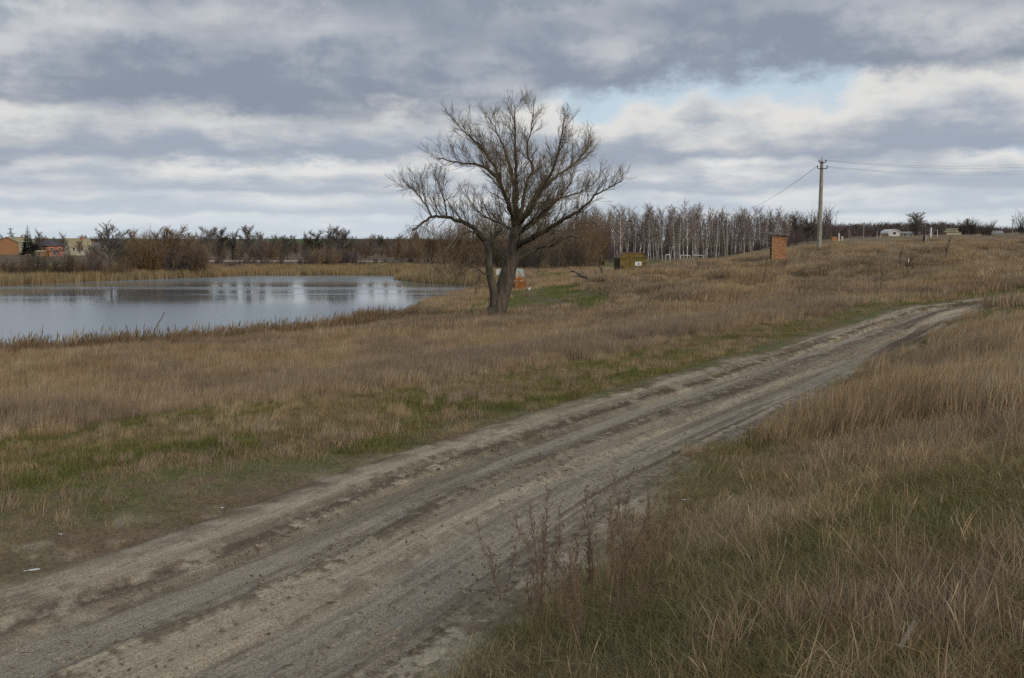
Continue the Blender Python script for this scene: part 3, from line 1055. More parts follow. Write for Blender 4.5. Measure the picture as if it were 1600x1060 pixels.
    scatter('rust_reeds', reed_s, x, y, np.tile(np.array((0.33, 0.175, 0.07)), (90, 1)) * rng.uniform(0.7, 1.2, 90)[:, None], rng.uniform(0.75, 1.1, 90), rng,
            'rust-orange reed clump on the corner of the shore', 'reeds', sink=0.1, tilt=0.05)
    # --- reeds of the far shore and the spit
    seg = []
    for a in range(11, 25):
        b = a + 1
        Ln = np.hypot(*(LAKE[b] - LAKE[a]))
        n = int(Ln * 9)
        t = rng.random(n)[:, None]
        p = LAKE[a] * (1 - t) + LAKE[b] * t
        d = LAKE[b] - LAKE[a]
        nrm = np.array((d[1], -d[0])) / np.hypot(*d)
        seg.append(p + nrm * rng.uniform(-0.6, 4.5 if a < 16 else 8.0, n)[:, None])
    P = np.vstack(seg)
    x, y = P[:, 0], P[:, 1]
    scatter('far_reeds', freed_s, x, y, lerp(C_FREED, C_RUST * 1.1, (sstep(0.5, 0.7, fbm(x / 5, y / 5, 2, 181)) * 0.6)[:, None]) * rng.uniform(0.8, 1.15, len(x))[:, None],
            lerp(0.7, 1.05, fbm(x / 6, y / 6, 2, 191)) * rng.uniform(0.8, 1.1, len(x)), rng, 'straw-coloured reed belt on the far shore', 'reeds', sink=0.1, tilt=0.04)


build_grass()


def build_clods():
    """crumbs of dry earth thrown up beside the ruts: one mass"""
    rng = np.random.default_rng(21)
    c = bpy.data.collections.new('clod_shapes')
    m = simple('clod_earth', (0.16, 0.12, 0.085), 0.95, 0.3, 20, 0.0)
    m2 = grass_mat('clod', 0.0)
    for k in range(5):
        mb = MB()
        ph = rng.uniform(0, 6.28, 3)
        vs, fs = [], []
        for i in range(4):
            for j in range(6):
                th, ph_ = math.pi * (i + 0.5) / 4, 2 * math.pi * j / 6
                r = 0.5 * rng.uniform(0.65, 1.25)
                vs.append((r * math.sin(th) * math.cos(ph_), r * math.sin(th) * math.sin(ph_) * 0.8, r * math.cos(th) * 0.6))
        for i in range(3):
            for j in range(6):
                fs.append((i * 6 + j, (i + 1) * 6 + j, (i + 1) * 6 + (j + 1) % 6, i * 6 + (j + 1) % 6))
        fs += [tuple(range(6)), tuple(range(23, 17, -1))]
        mb.add(vs, fs)
        me = mb.mesh('clod')
        set_col(me, 'blade', np.ones((len(me.vertices), 3)))
        me.materials.append(m2)
        c.objects.link(bpy.data.objects.new('clod_%d' % k, me))
    n = 15000
    u = rng.uniform(-5, 34, n)
    lane = rng.choice([-1.62, -0.42, 1.25, 1.75, 0.1], n, p=[0.34, 0.24, 0.12, 0.2, 0.10])
    s = lane + rng.normal(0, 0.16, n)
    keep = fbm(u / 1.2, s / 0.5, 3, 201) > 0.47
    u, s = u[keep], s[keep]
    x = np.interp(u + S0, RS, RC[:, 0]) + np.interp(u + S0, RS, RT[:, 1]) * s
    y = np.interp(u + S0, RS, RC[:, 1]) - np.interp(u + S0, RS, RT[:, 0]) * s
    tint = lerp(MUD * 1.3, DIRT * 0.85, (rng.random(len(x)) ** 1.5)[:, None])
    sz = 0.010 + 0.045 * rng.random(len(x)) ** 3.5
    scatter('earth_clods', c, x, y, tint, sz, rng, 'crumbled clods of earth along the wheel ruts', 'clods', sink=-0.012, tilt=0.6, spin=3)

    # flat dark crumbs and bits of straw strewn over the crust
    n = 9000
    u = rng.uniform(-4, 30, n)
    s = rng.uniform(-2.2, 2.2, n)
    keep = fbm(u / 1.6, s / 0.35, 3, 231) > 0.53
    u, s = u[keep], s[keep]
    x = np.interp(u + S0, RS, RC[:, 0]) + np.interp(u + S0, RS, RT[:, 1]) * s
    y = np.interp(u + S0, RS, RC[:, 1]) - np.interp(u + S0, RS, RT[:, 0]) * s
    k = len(x)
    a = 0.012 + 0.04 * rng.random(k) ** 3
    sc3 = np.stack([a * rng.uniform(1.2, 3.2, k), a * 0.7, np.full(k, 0.010)], 1)
    scatter('straw_crumbs', c, x, y, lerp(MUD * 0.9, BROWN * 1.4, rng.random(k)[:, None] ** 2), sc3, rng, 'dark crumbs and bits of straw strewn over the track', 'crumbs', sink=-0.020, tilt=0.05, spin=3)


build_clods()

# ------------------------------------------------------------------ trees
def bark_mat(name, col, col2, scale=3.0, zs=0.25, bump=0.02, obj_var=0.0):
    return simple(name, col, 0.9, 0.3, scale, bump, col2, obj_var=obj_var, zs=zs)


bark_mat('willow_bark', (0.150, 0.120, 0.088), (0.070, 0.055, 0.040), 5, 0.2, 0.05)
bark_mat('willow_limb', (0.098, 0.082, 0.052), (0.055, 0.043, 0.030), 4, 0.3, 0.02)
bark_mat('willow_twig', (0.205, 0.155, 0.098), (0.150, 0.112, 0.072), 0.6, 1, 0)
bark_mat('birch_bark', (0.74, 0.70, 0.64), (0.28, 0.24, 0.205), 1.6, 2.2, 0, 0.25)
bark_mat('birch_twig', (0.215, 0.148, 0.110), (0.160, 0.112, 0.086), 0.3, 1, 0, 0.2)
bark_mat('dark_bark', (0.085, 0.070, 0.056), (0.05, 0.042, 0.035), 1.0, 0.5, 0, 0.2)
bark_mat('brown_twig', (0.215, 0.150, 0.090), (0.155, 0.110, 0.068), 0.3, 1, 0, 0.22)
bark_mat('rust_twig', (0.205, 0.120, 0.060), (0.150, 0.092, 0.048), 0.3, 1, 0, 0.22)
bark_mat('grey_twig', (0.165, 0.140, 0.118), (0.120, 0.100, 0.085), 0.3, 1, 0, 0.2)
bark_mat('dark_twig', (0.100, 0.082, 0.062), (0.07, 0.058, 0.046), 0.3, 1, 0, 0.2)
bark_mat('purple_twig', (0.150, 0.112, 0.100), (0.11, 0.082, 0.074), 0.3, 1, 0, 0.2)
simple('mistletoe', (0.105, 0.110, 0.030), 0.8, 0.4, 1.5)
simple('spruce_needle', (0.028, 0.040, 0.026), 0.85, 0.4, 2.0)


def rot_about(v, axis, ang):
    return Matrix.Rotation(ang, 3, axis) @ v


def rand_perp(rng, t):
    while True:
        v = Vector((rng.gauss(0, 1), rng.gauss(0, 1), rng.gauss(0, 1)))
        v -= t * v.dot(t)
        if v.length > 0.1:
            return v.normalized()


def grow(rng, p, d, L, n, jit, up):
    """a wandering branch line"""
    pts = [Vector(p)]
    d = Vector(d).normalized()
    for i in range(n):
        d = (d + Vector((rng.gauss(0, jit), rng.gauss(0, jit), rng.gauss(0, jit) + up))).normalized()
        pts.append(pts[-1] + d * (L / n))
    return pts


def along(pts, t):
    f = t * (len(pts) - 1)
    i = min(int(f), len(pts) - 2)
    k = f - i
    return pts[i].lerp(pts[i + 1], k), (pts[i + 1] - pts[i]).normalized()


def taper(r0, r1, n, p=1.0):
    return [r0 + (r1 - r0) * (i / (n - 1)) ** p for i in range(n)]


# ---- the big old willow by the pond
WD = 63.0


def willow():
    rng = random.Random(11)
    base = at(774, 491, WD)
    base.z = hz(base.x, base.y)
    root = empty('willow_tree', base, 'big bare old willow with a leaning forked trunk by the pond', 'tree')

    def line(pts, n=5):
        P = np.array([tuple(at(a, b, WD + (c[0] if c else 0)) - base) for a, b, *c in pts])
        seg = np.mean(np.linalg.norm(np.diff(P, axis=0), axis=1))
        return [Vector(q) for q in catmull(P, seg / n)]

    trunk = MB()
    main = line([(771, 500), (776, 488), (786, 455), (795, 422), (801, 395), (805, 370), (807, 345)], 6)
    n = len(main)
    rr = [float(np.interp(i / (n - 1), [0, 0.08, 0.2, 0.5, 0.8, 1], [0.80, 0.66, 0.56, 0.49, 0.40, 0.27])) for i in range(n)]
    trunk.tube(main, rr, 14)
    # root flare and ridges
    for a in range(6):
        an = a * 1.05 + 0.3
        o = Vector((math.cos(an), math.sin(an), 0))
        trunk.tube([o * 0.85 + Vector((0, 0, -0.25)), o * 0.50 + Vector((0.05, 0, 0.25)), o * 0.34 + Vector((0.2, 0, 0.9)), Vector((0.45, 0, 1.7)) + o * 0.15], [0.14, 0.2, 0.17, 0.05], 7)
    trunk.build('trunk', MAT['willow_bark'], root, True)
    left = line([(773, 500), (773, 482, -.2), (772, 457, -.3), (766, 432, -.45), (764, 410, -.5), (764, 395, -.6), (758, 377, -.7)], 5)
    mb = MB()
    n = len(left)
    mb.tube(left, [float(np.interp(i / (n - 1), [0, 0.2, 0.6, 1], [0.42, 0.31, 0.26, 0.20])) for i in range(n)], 10)
    mb.build('trunk', MAT['willow_bark'], root, True)

    # main limbs, traced from their course in the crown, each with its own depth
    LIMBS = [
        ([(758, 377, -.7), (738, 355, -1.0), (718, 346, -1.3), (697, 340, -1.4), (675, 339, -1.3), (658, 351, -1.0), (643, 362, -.8)], .19, .045, 'arch'),
        ([(750, 366, -.8), (733, 363, -1.8), (711, 374, -2.8), (697, 391, -3.4), (684, 408, -3.8)], .09, .03, 'hang'),
        ([(697, 340, -1.4), (694, 318, -1.2), (690, 290, -1.0)], .06, .025, 'up'),
        ([(675, 339, -1.3), (664, 318, -.6), (650, 300, 0), (636, 290, .5)], .055, .02, 'up'),
        ([(766, 392, -.6), (768, 376, -.2), (766, 362, .2)], .07, .03, 'up'),
        ([(765, 430, -.5), (752, 425, -1.5), (738, 416, -2.6), (722, 410, -3.6), (708, 415, -4.2)], .075, .02, 'hang'),
        ([(805, 352), (797, 326, -.5), (783, 290, -1.2), (767, 269, -1.8), (745, 258, -2.4), (715, 255, -3.0), (684, 247, -3.4)], .20, .03, 'out'),
        ([(787, 300, -1.0), (774, 262, 0.2), (750, 230, 1.0), (724, 204, 1.6), (708, 187, 1.9)], .13, .02, 'up'),
        ([(806, 350), (804, 312, .8), (801, 276, 1.6), (790, 240, 2.2), (777, 208, 2.6), (763, 183, 2.8)], .20, .02, 'up'),
        ([(807, 345), (807, 301, -.6), (806, 258, -1.4), (805, 212, -1.8), (804, 164, -2.0)], .20, .02, 'up'),
        ([(808, 350), (816, 322, 1.2), (823, 284, 2.6), (833, 262, 3.4), (824, 238, 4.0), (829, 204, 4.4), (834, 174, 4.6)], .17, .02, 'up'),
        ([(809, 352), (824, 333, -1.0), (847, 298, -2.0), (865, 265, -2.6), (876, 222, -3.0), (883, 184, -3.2)], .21, .02, 'up'),
        ([(850, 294, -2.0), (873, 273, -1.0), (900, 255, 0.0), (921, 224, .8)], .11, .02, 'out'),
        ([(808, 362), (828, 353, 1.4), (846, 339, 2.6), (860, 319, 3.4), (888, 307, 4.2), (914, 297, 4.8), (935, 280, 5.2)], .17, .02, 'out'),
        ([(806, 384), (828, 374, -1.2), (846, 365, -2.2), (874, 347, -3.2), (905, 330, -4.0), (930, 306, -4.4), (956, 290, -4.6), (973, 282, -4.8)], .22, .025, 'out'),
        ([(801, 409), (829, 394, .5), (858, 377, 1.2), (886, 369, 2.0), (907, 352, 2.8), (931, 347, 3.4)], .21, .03, 'out'),
        ([(840, 388, .8), (864, 384, -1.0), (884, 372, -2.4), (905, 372, -3.6)], .085, .02, 'hang'),
        ([(806, 365), (790, 352, 2.0), (770, 344, 4.0), (748, 330, 5.5), (728, 306, 6.5)], .11, .02, 'out'),
        ([(806, 356), (800, 335, -2.2), (790, 312, -4.2), (782, 282, -5.6), (770, 250, -6.4)], .12, .02, 'up'),
        ([(808, 356), (818, 338, 2.5), (832, 312, 4.8), (850, 284, 6.2), (862, 246, 7.0)], .12, .02, 'up'),
        ([(808, 368), (826, 350, -2.4), (846, 332, -4.6), (872, 312, -6.2), (892, 285, -7.0)], .11, .02, 'out'),
    ]
    crown = MB()
    for pts, r0, r1, sty in LIMBS:
        L = line(pts, 5)
        # small kinks so that no limb is a clean curve
        L = [L[0]] + [q + Vector((rng.gauss(0, .035), rng.gauss(0, .05), rng.gauss(0, .035))) for q in L[1:]]
        mb = MB()
        mb.tube(L, taper(r0, r1, len(L), 0.8), 8)
        mb.build('limb', MAT['willow_limb'], root, True)
        length = sum((L[i + 1] - L[i]).length for i in range(len(L) - 1))
        hang = sty == 'hang'
        n2 = int(length * {'hang': 2.6, 'arch': 5.0}.get(sty, 3.5)) + 5
        for k in range(n2):
            t = 0.16 + 0.84 * (k + rng.random()) / n2
            p, tg = along(L, min(t, 1))
            out = rand_perp(rng, tg)
            if not hang and out.z < -0.3 and rng.random() < 0.6:
                out.z = -out.z
            a = rng.uniform(0.35, 0.85)
            d = tg * math.cos(a) + out * math.sin(a)
            up = {'up': 0.10, 'out': 0.13, 'arch': 0.02, 'hang': -0.22}[sty]
            l2 = rng.uniform(0.8, 3.1) * (1.08 - 0.72 * t) * (1.1 if sty in ('up', 'out') else 0.8)
            if sty == 'arch':
                up = 0.16 if (out.z > 0 and t < 0.8) else -0.16
            b2 = grow(rng, p, d, l2, 5, 0.13, up)
            rb = min(0.036, r0 * 0.4) * rng.uniform(0.6, 1.1) * (1.15 - 0.6 * t)
            crown.tube(b2, taper(rb, 0.010, 6), 5, False)
            n3 = int(l2 * 4.2) + 2
            for j in range(n3):
                t3 = 0.15 + 0.85 * (j + rng.random()) / n3
                p3, tg3 = along(b2, min(t3, 1))
                o3 = rand_perp(rng, tg3)
                a3 = rng.uniform(0.35, 0.8)
                l3 = rng.uniform(0.35, 1.1) * (1.15 - 0.5 * t3)
                up3 = up * 0.9
                b3 = grow(rng, p3, tg3 * math.cos(a3) + o3 * math.sin(a3), l3, 3, 0.14, up3)
                crown.tube(b3, taper(0.0105, 0.005, 4), 3, False)
                for q in range(rng.choice((3, 4, 4, 5))):
                    p4, tg4 = along(b3, rng.uniform(0.2, 1.0))
                    o4 = rand_perp(rng, tg4)
                    b4 = grow(rng, p4, tg4 + o4 * rng.uniform(0.3, 0.8), rng.uniform(0.2, 0.6), 2, 0.15, up3)
                    crown.tube(b4, (0.0062, 0.005, 0.0035), 3, False)
    crown.build('crown', MAT['willow_twig'], root)
    # hanging withes over the water
    mb = MB()
    for k in range(60):
        p = at(rng.uniform(655, 745), rng.uniform(392, 425), WD + rng.uniform(-4.5, -2.0)) - base
        b = grow(rng, p, (rng.gauss(0, .5), rng.gauss(0, .4), -0.6), rng.uniform(0.7, 2.2), 5, 0.16, -0.10)
        mb.tube(b, taper(0.013, 0.005, 6), 3, False)
        for j in range(4):
            q, tg = along(b, rng.uniform(.2, 1))
            b2 = grow(rng, q, tg + rand_perp(rng, tg) * .8, rng.uniform(.2, .6), 2, .15, -0.05)
            mb.tube(b2, (.006, .005, .004), 3, False)
    mb.build('hanging_withes', MAT['willow_twig'], root)


willow()


# ---- generic bare trees: returns list of (part name, mesh, material key)
def bare_tree(seed, h, spread, first=0.3, n1=9, tw=0.03, twig='brown_twig', bark='dark_bark', lean=0.0, dens=1.0, ball=0, clear=0.0, rt=None):
    rng = random.Random(seed)
    tr, cr = MB(), MB()
    r0 = rt if rt else h * 0.016
    T = grow(rng, (0, 0, -0.3), (lean, 0, 1), h * 0.86, 7, 0.05, 0.03)
    tr.tube(T, taper(r0, r0 * 0.2, 8), 7)
    tips = []
    for k in range(n1):
        t = first + (0.97 - first) * (k + rng.random() * 0.6) / n1
        p, tg = along(T, t)
        az = k * 2.4 + rng.uniform(-.5, .5)
        o = Vector((math.cos(az), math.sin(az), 0))
        a = rng.uniform(0.5, 1.0) if spread > 5.5 else rng.uniform(0.4, 0.8)
        l = spread * rng.uniform(0.75, 1.15) * (1.1 - 0.55 * t) * (1.0 if t > first + 0.1 else 0.8)
        b = grow(rng, p, o * math.sin(a) + Vector((0, 0, math.cos(a))), l, 5, 0.10, 0.10)
        tr.tube(b, taper(r0 * 0.42 * (1.15 - t * 0.6), tw * 0.9, 6), 5, False)
        tips.append((b, l))
    tips.append((T[-4:], h * 0.35))
    for b, l in tips:
        n2 = int((5 + l * 1.4) * dens)
        for j in range(n2):
            t = 0.15 + 0.85 * (j + rng.random()) / n2
            p, tg = along(b, min(t, 1))
            o = rand_perp(rng, tg)
            a = rng.uniform(0.35, 0.85)
            l2 = l * rng.uniform(0.28, 0.55) * (1.2 - 0.6 * t)
            b2 = grow(rng, p, tg * math.cos(a) + o * math.sin(a), l2, 3, 0.12, 0.10)
            cr.tube(b2, taper(tw * 0.95, tw * 0.4, 4), 3, False)
            for q in range(int(5 * dens) + 1):
                p3, tg3 = along(b2, rng.uniform(0.1, 1))
                o3 = rand_perp(rng, tg3)
                b3 = grow(rng, p3, tg3 + o3 * rng.uniform(.3, .9), l2 * rng.uniform(.3, .6), 2, .12, .08)
                cr.tube(b3, (tw * 0.45, tw * 0.35, tw * 0.22), 3, False)
    parts = [('trunk', tr.mesh('trunk', True), bark), ('crown', cr.mesh('crown'), twig)]
    for k in range(ball):
        b, l = tips[rng.randrange(len(tips) - 1)]
        p, _ = along(b, rng.uniform(.4, .95))
        mb = MB()
        R = rng.uniform(0.5, 0.85)
        for j in range(26):
            d = Vector((rng.gauss(0, 1), rng.gauss(0, 1), rng.gauss(0, 1))).normalized()
            mb.tube([p - d * .12, p + d * R], (.03, .012), 3)
        for j in range(170):
            d = Vector((rng.gauss(0, 1), rng.gauss(0, 1), rng.gauss(0, 1))).normalized()
            q = p + d * R * rng.uniform(0.3, 1.0)
            e1, e2 = rand_perp(rng, d) * 0.10, rand_perp(rng, d) * 0.14
            mb.add([p, q - e1, q + e2, q + e1 + d * 0.1], [(0, 1, 2), (1, 2, 3)])
        parts.append(('mistletoe', mb.mesh('mistletoe'), 'mistletoe'))
    return parts


def birch(seed, h, tw=0.032):
    rng = random.Random(seed)
    tr, cr = MB(), MB()
    r0 = h * 0.0098
    T = grow(rng, (0, 0, -0.4), (rng.gauss(0, .07), 0, 1), h, 9, 0.035, 0.04)
    tr.tube(T, taper(r0, 0.03, 10), 6)
    n1 = 34
    for k in range(n1):
        t = 0.30 + 0.68 * (k + rng.random()) / n1
        p, tg = along(T, t)
        az = k * 2.4 + rng.uniform(-.6, .6)
        o = Vector((math.cos(az), math.sin(az), 0))
        l = h * rng.uniform(0.12, 0.21) * (1.2 - 0.7 * t)
        a = rng.uniform(0.5, 1.0)
        b = grow(rng, p, o * math.sin(a) + Vector((0, 0, math.cos(a))), l, 4, 0.10, 0.05)
        (tr if t < 0.72 else cr).tube(b, taper(r0 * 0.36 * (1.2 - t * .7), tw * .7, 5), 4, False)
        for j in range(11):
            p2, tg2 = along(b, 0.15 + 0.85 * (j + rng.random()) / 11)
            o2 = rand_perp(rng, tg2)
            b2 = grow(rng, p2, tg2 + o2 * rng.uniform(.4, .9), l * rng.uniform(.3, .6), 3, .12, .03)
            cr.tube(b2, taper(tw * .6, tw * .28, 4), 3, False)
            for q in range(2):
                p3, tg3 = along(b2, rng.uniform(.2, 1))
                b3 = grow(rng, p3, tg3 + rand_perp(rng, tg3) * .7, l * rng.uniform(.15, .3), 2, .1, -.02)
                cr.tube(b3, (tw * .32, tw * .26, tw * .2), 3, False)
    return [('trunk', tr.mesh('trunk', True), 'birch_bark'), ('crown', cr.mesh('crown'), 'birch_twig')]


def bush(seed, h, w, n=26, tw=0.03, twig='brown_twig'):
    rng = random.Random(seed)
    st, cr = MB(), MB()
    for k in range(n):
        az = rng.uniform(0, 6.28)
        o = Vector((math.cos(az), math.sin(az), 0))
        tl = abs(rng.gauss(0, 0.42))
        p = o * rng.uniform(0, w * 0.22) + Vector((0, 0, -0.2))
        l = h * rng.uniform(0.65, 1.12) * (1 - 0.22 * tl)
        b = grow(rng, p, o * tl * w / h * 1.1 + Vector((0, 0, 1)), l, 5, 0.08, 0.02)
        st.tube(b, taper(tw * 1.2, tw * 0.4, 6), 4, False)
        for j in range(11):
            t = 0.2 + 0.8 * (j + rng.random()) / 11
            p2, tg = along(b, min(t, 1))
            o2 = rand_perp(rng, tg)
            b2 = grow(rng, p2, tg + o2 * rng.uniform(.4, 1.0), l * rng.uniform(.14, .32), 3, .14, .06)
            cr.tube(b2, taper(tw * .6, tw * .3, 4), 3, False)
            for q in range(3):
                p3, tg3 = along(b2, rng.uniform(.1, 1))
                b3 = grow(rng, p3, tg3 + rand_perp(rng, tg3) * .9, l * rng.uniform(.07, .16), 2, .14, .05)
                cr.tube(b3, (tw * .36, tw * .3, tw * .22), 3, False)
    return [('stems', st.mesh('stems'), twig), ('crown', cr.mesh('crown'), twig)]


def plant(parts, name, loc, label, cat, group=None, rz=0.0, scale=1.0, mats=None, wide=1.0):
    root = empty(name, loc, label, cat, group, rz, scale)
    root.scale = (scale * wide, scale * wide, scale)
    for nm, me, mk in parts:
        mk = (mats or {}).get(nm, mk)
        if not me.materials:
            me.materials.append(MAT[mk])
        o = bpy.data.objects.new(nm, me)
        COL.objects.link(o)
        o.parent = root
        if me.materials[0] is not MAT[mk]:
            o.material_slots[0].link = 'OBJECT'
            o.material_slots[0].material = MAT[mk]
    return root


def ground_at(px, d, dry=2.0):
    """ground position in the sight plane of column px, d metres ahead, moved back until it is off the water"""
    while True:
        x = at(px, 400, d).x
        if lake_sd(np.array([x]), np.array([d]))[0] > dry or d > 260:
            return Vector((x, d, hz(x, d)))
        d += 1.0


ORD = ['first', 'second', 'third', 'fourth', 'fifth', 'sixth', 'seventh', 'eighth', 'ninth', 'tenth', 'eleventh', 'twelfth', 'thirteenth', 'fourteenth', 'fifteenth', 'sixteenth']


def build_trees():
    rng = random.Random(5)
    birches = [birch(100 + i, 15.0, 0.030) for i in range(7)]
    broad = [bare_tree(200 + i, 13.0, 6.0, 0.22, 14, 0.058, 'grey_twig', 'dark_bark', dens=1.5, ball=(0, 3, 2, 0)[i]) for i in range(4)]
    tallt = [bare_tree(220 + i, 15.0, 5.4, 0.22, 15, 0.058, 'brown_twig', 'dark_bark', dens=1.3) for i in range(3)]
    bushes = [bush(300 + i, 4.0, 3.6, 30, 0.030) for i in range(6)]
    thick = [bush(320 + i, 9.0, 6.0, 34, 0.045) for i in range(4)]

    # --- birch wood, front rows told apart by their pale trunks
    n = 0
    xs = np.linspace(905, 1236, 96)
    for i, px in enumerate(xs):
        px += rng.uniform(-7, 7)
        d = rng.choice((288, 292, 298, 304, 312, 322)) + rng.uniform(-3, 3)
        g = ground_at(px, d)
        hgt = np.interp(px, [900, 960, 1100, 1180, 1236], [0.98, 1.06, 1.05, 0.95, 0.86]) * rng.choice((0.72, 0.84, 0.92, 1.0, 1.04, 1.1)) * rng.uniform(0.95, 1.04)
        plant(birches[rng.randrange(7)], 'birch_tree', g, 'slender white-barked birch in the wood behind the small goals', 'tree', 'birches of the wood', rng.uniform(0, 6.28), hgt)
    # undergrowth and deeper wood: one mass
    mb = MB()
    for k in range(620):
        px = rng.uniform(880, 1300)
        d = rng.uniform(312, 400)
        g = ground_at(px, d)
        h = rng.uniform(10, 15) * (0.9 if px > 1180 else 1.0)
        T = grow(rng, g, (rng.gauss(0, .06), 0, 1), h, 4, 0.05, 0.03)
        mb.tube(T, taper(0.13, 0.04, 5), 4, False)
        for j in range(12):
            b = grow(rng, g + Vector((rng.gauss(0, 1.2), rng.gauss(0, 1.2), -.3)), (rng.gauss(0, .35), 0, 1), rng.uniform(1.5, 4.0), 2, .15, .05)
            mb.tube(b, (.05, .04, .02), 3, False)
        for j in range(18):
            p, tg = along(T, rng.uniform(0.25, 1))
            b = grow(rng, p, tg + rand_perp(rng, tg) * .8, rng.uniform(1.2, 3.2), 3, .12, .05)
            mb.tube(b, taper(0.045, 0.016, 4), 3, False)
    o = mb.build('birch_wood', MAT['purple_twig'])
    tag(o, 'dark depth of the bare birch wood behind the front trunks', None, None, 'stuff')
    # pale trunks deeper in the wood
    # --- bushes at the foot of the wood
    for i, (px, d, s) in enumerate([(930, 262, .9), (955, 270, 1.0), (908, 255, 1.1), (1112, 282, .6), (1150, 280, .8), (1185, 262, .9), (1215, 240, .9), (1228, 225, .8), (1172, 284, .7), (1195, 276, .8), (1240, 235, 1.0)]):
        plant(bushes[i % 6], 'bare_shrub', ground_at(px, d), 'low bare shrub at the edge of the birch wood', 'shrub', 'shrubs at the wood edge', rng.uniform(0, 6), s, {'stems': 'purple_twig', 'crown': 'purple_twig'})

    # --- brown willow thicket behind the big tree
    i = 0
    for px, d, s, m in [(640, 206, .62, 'brown_twig'), (655, 196, .7, 'brown_twig'), (672, 200, .82, 'rust_twig'), (690, 196, .85, 'brown_twig'), (706, 204, .95, 'rust_twig'), (722, 196, .98, 'brown_twig'),
                        (738, 200, 1.1, 'rust_twig'), (752, 190, 1.1, 'brown_twig'), (768, 196, 1.15, 'rust_twig'), (784, 188, 1.1, 'brown_twig'), (800, 198, 1.15, 'dark_twig'), (815, 188, 1.1, 'brown_twig'),
                        (832, 194, 1.12, 'dark_twig'), (846, 186, 1.05, 'brown_twig'), (862, 198, 1.1, 'brown_twig'), (876, 190, 1.0, 'rust_twig'), (892, 204, 1.1, 'brown_twig'), (908, 208, 1.2, 'rust_twig'),
                        (924, 218, 1.25, 'brown_twig'), (942, 230, 1.2, 'rust_twig'), (900, 188, .7, 'dark_twig'), (915, 194, .7, 'brown_twig'), (840, 180, .55, 'dark_twig'), (822, 178, .5, 'dark_twig'), (868, 180, .5, 'dark_twig'),
                        (690, 184, .5, 'brown_twig'), (720, 182, .55, 'rust_twig'), (750, 180, .55, 'brown_twig'), (778, 182, .6, 'dark_twig')]:
        plant(thick[i % 4], 'willow_shrub', ground_at(px, d), 'tall brown bare shrub of the thicket behind the big willow', 'shrub', 'thicket behind the big willow', rng.uniform(0, 6), s, {'stems': m, 'crown': m})
        i += 1

    # --- trees of the far shore, left to right
    SP = [  # px, d, top px row, proto list, index, twig, label
        (172, 160, 348, 'b', 0, 'grey_twig', 'tall forked bare tree alone at the left of the far-shore clump'),
        (214, 168, 356, 't', 0, 'brown_twig', 'bare brown tree just right of the tall forked one'),
        (240, 172, 354, 't', 1, 'brown_twig', 'bare brown tree in the dense far-shore clump, left of centre'),
        (262, 170, 353, 't', 2, 'rust_twig', 'reddish bare tree at the centre of the dense far-shore clump'),
        (274, 174, 352, 'b', 1, 'brown_twig', 'bare tree with green mistletoe balls in the far-shore clump'),
        (298, 182, 362, 't', 0, 'purple_twig', 'purplish bare tree at the right end of the dense clump'),
        (321, 215, 352, 'b', 2, 'grey_twig', 'grey bare tree with dark mistletoe, first behind the embankment'),
        (345, 220, 355, 'b', 1, 'grey_twig', 'mistletoe-laden grey tree, second behind the embankment'),
        (363, 222, 357, 't', 1, 'grey_twig', 'slim grey tree, third behind the embankment'),
        (390, 216, 350, 'b', 3, 'grey_twig', 'tallest round-crowned grey tree behind the embankment'),
        (407, 226, 361, 't', 2, 'grey_twig', 'small grey tree right of the tallest one behind the embankment'),
        (432, 232, 367, 'b', 0, 'grey_twig', 'low spreading grey tree behind the embankment rail'),
        (450, 230, 366, 'b', 3, 'grey_twig', 'grey tree standing midway along the embankment rail'),
        (476, 236, 371, 't', 0, 'dark_twig', 'little dark tree left of the big embankment clump'),
        (494, 216, 359, 'b', 1, 'dark_twig', 'dark tree forming the left side of the big embankment clump'),
        (516, 208, 352, 'b', 0, 'grey_twig', 'broad bare tree in the middle of the big embankment clump'),
        (534, 210, 354, 'b', 3, 'grey_twig', 'broad bare tree on the right of the big embankment clump'),
        (549, 214, 374, 't', 2, 'rust_twig', 'low reddish tree at the right edge of the big embankment clump'),
        (577, 232, 369, 't', 1, 'brown_twig', 'thin tree between the big clump and the willow thicket'),
        (603, 232, 372, 't', 2, 'brown_twig', 'short tree just left of the willow thicket'),
        (622, 222, 377, 't', 0, 'rust_twig', 'low reddish tree touching the willow thicket'),
    ]
    for px, d, top, fam, ix, tw, lab in SP:
        g = ground_at(px, d)
        hh = at(px, top, d).z - g.z
        P = (broad if fam == 'b' else tallt)[ix]
        plant(P, 'bare_tree', g, lab, 'tree', 'bare trees of the far shore', rng.uniform(0, 6), hh / (13.6 if fam == 'b' else 15.4), {'crown': tw}, 1.45 if fam == 'b' else 1.15)
    # shrubs along the far bank: dense clump on the left, bank below the rail
    j = 0
    for k in range(46):
        px = rng.uniform(198, 312)
        d = rng.uniform(162, 182)
        s = rng.uniform(0.6, 1.7)
        m = rng.choice(('brown_twig', 'rust_twig', 'brown_twig', 'purple_twig'))
        plant(bushes[j % 6], 'bare_shrub', ground_at(px, d), 'bare brown shrub filling the dense clump on the far shore', 'shrub', 'shrubs of the far-shore clump', rng.uniform(0, 6), s, {'stems': m, 'crown': m})
        j += 1
    for k in range(70):
        px = 300 + 345 * (k + rng.random()) / 70
        d = rng.uniform(188, 200)
        s = rng.uniform(0.24, 0.40) * (2.4 if 484 < px < 556 else 1.0)
        m = rng.choice(('purple_twig', 'brown_twig', 'dark_twig', 'purple_twig'))
        plant(bushes[j % 6], 'bare_shrub', ground_at(px, d), 'low dark shrub on the embankment below the long rail', 'shrub', 'shrubs of the embankment', rng.uniform(0, 6), s, {'stems': m, 'crown': m})
        j += 1
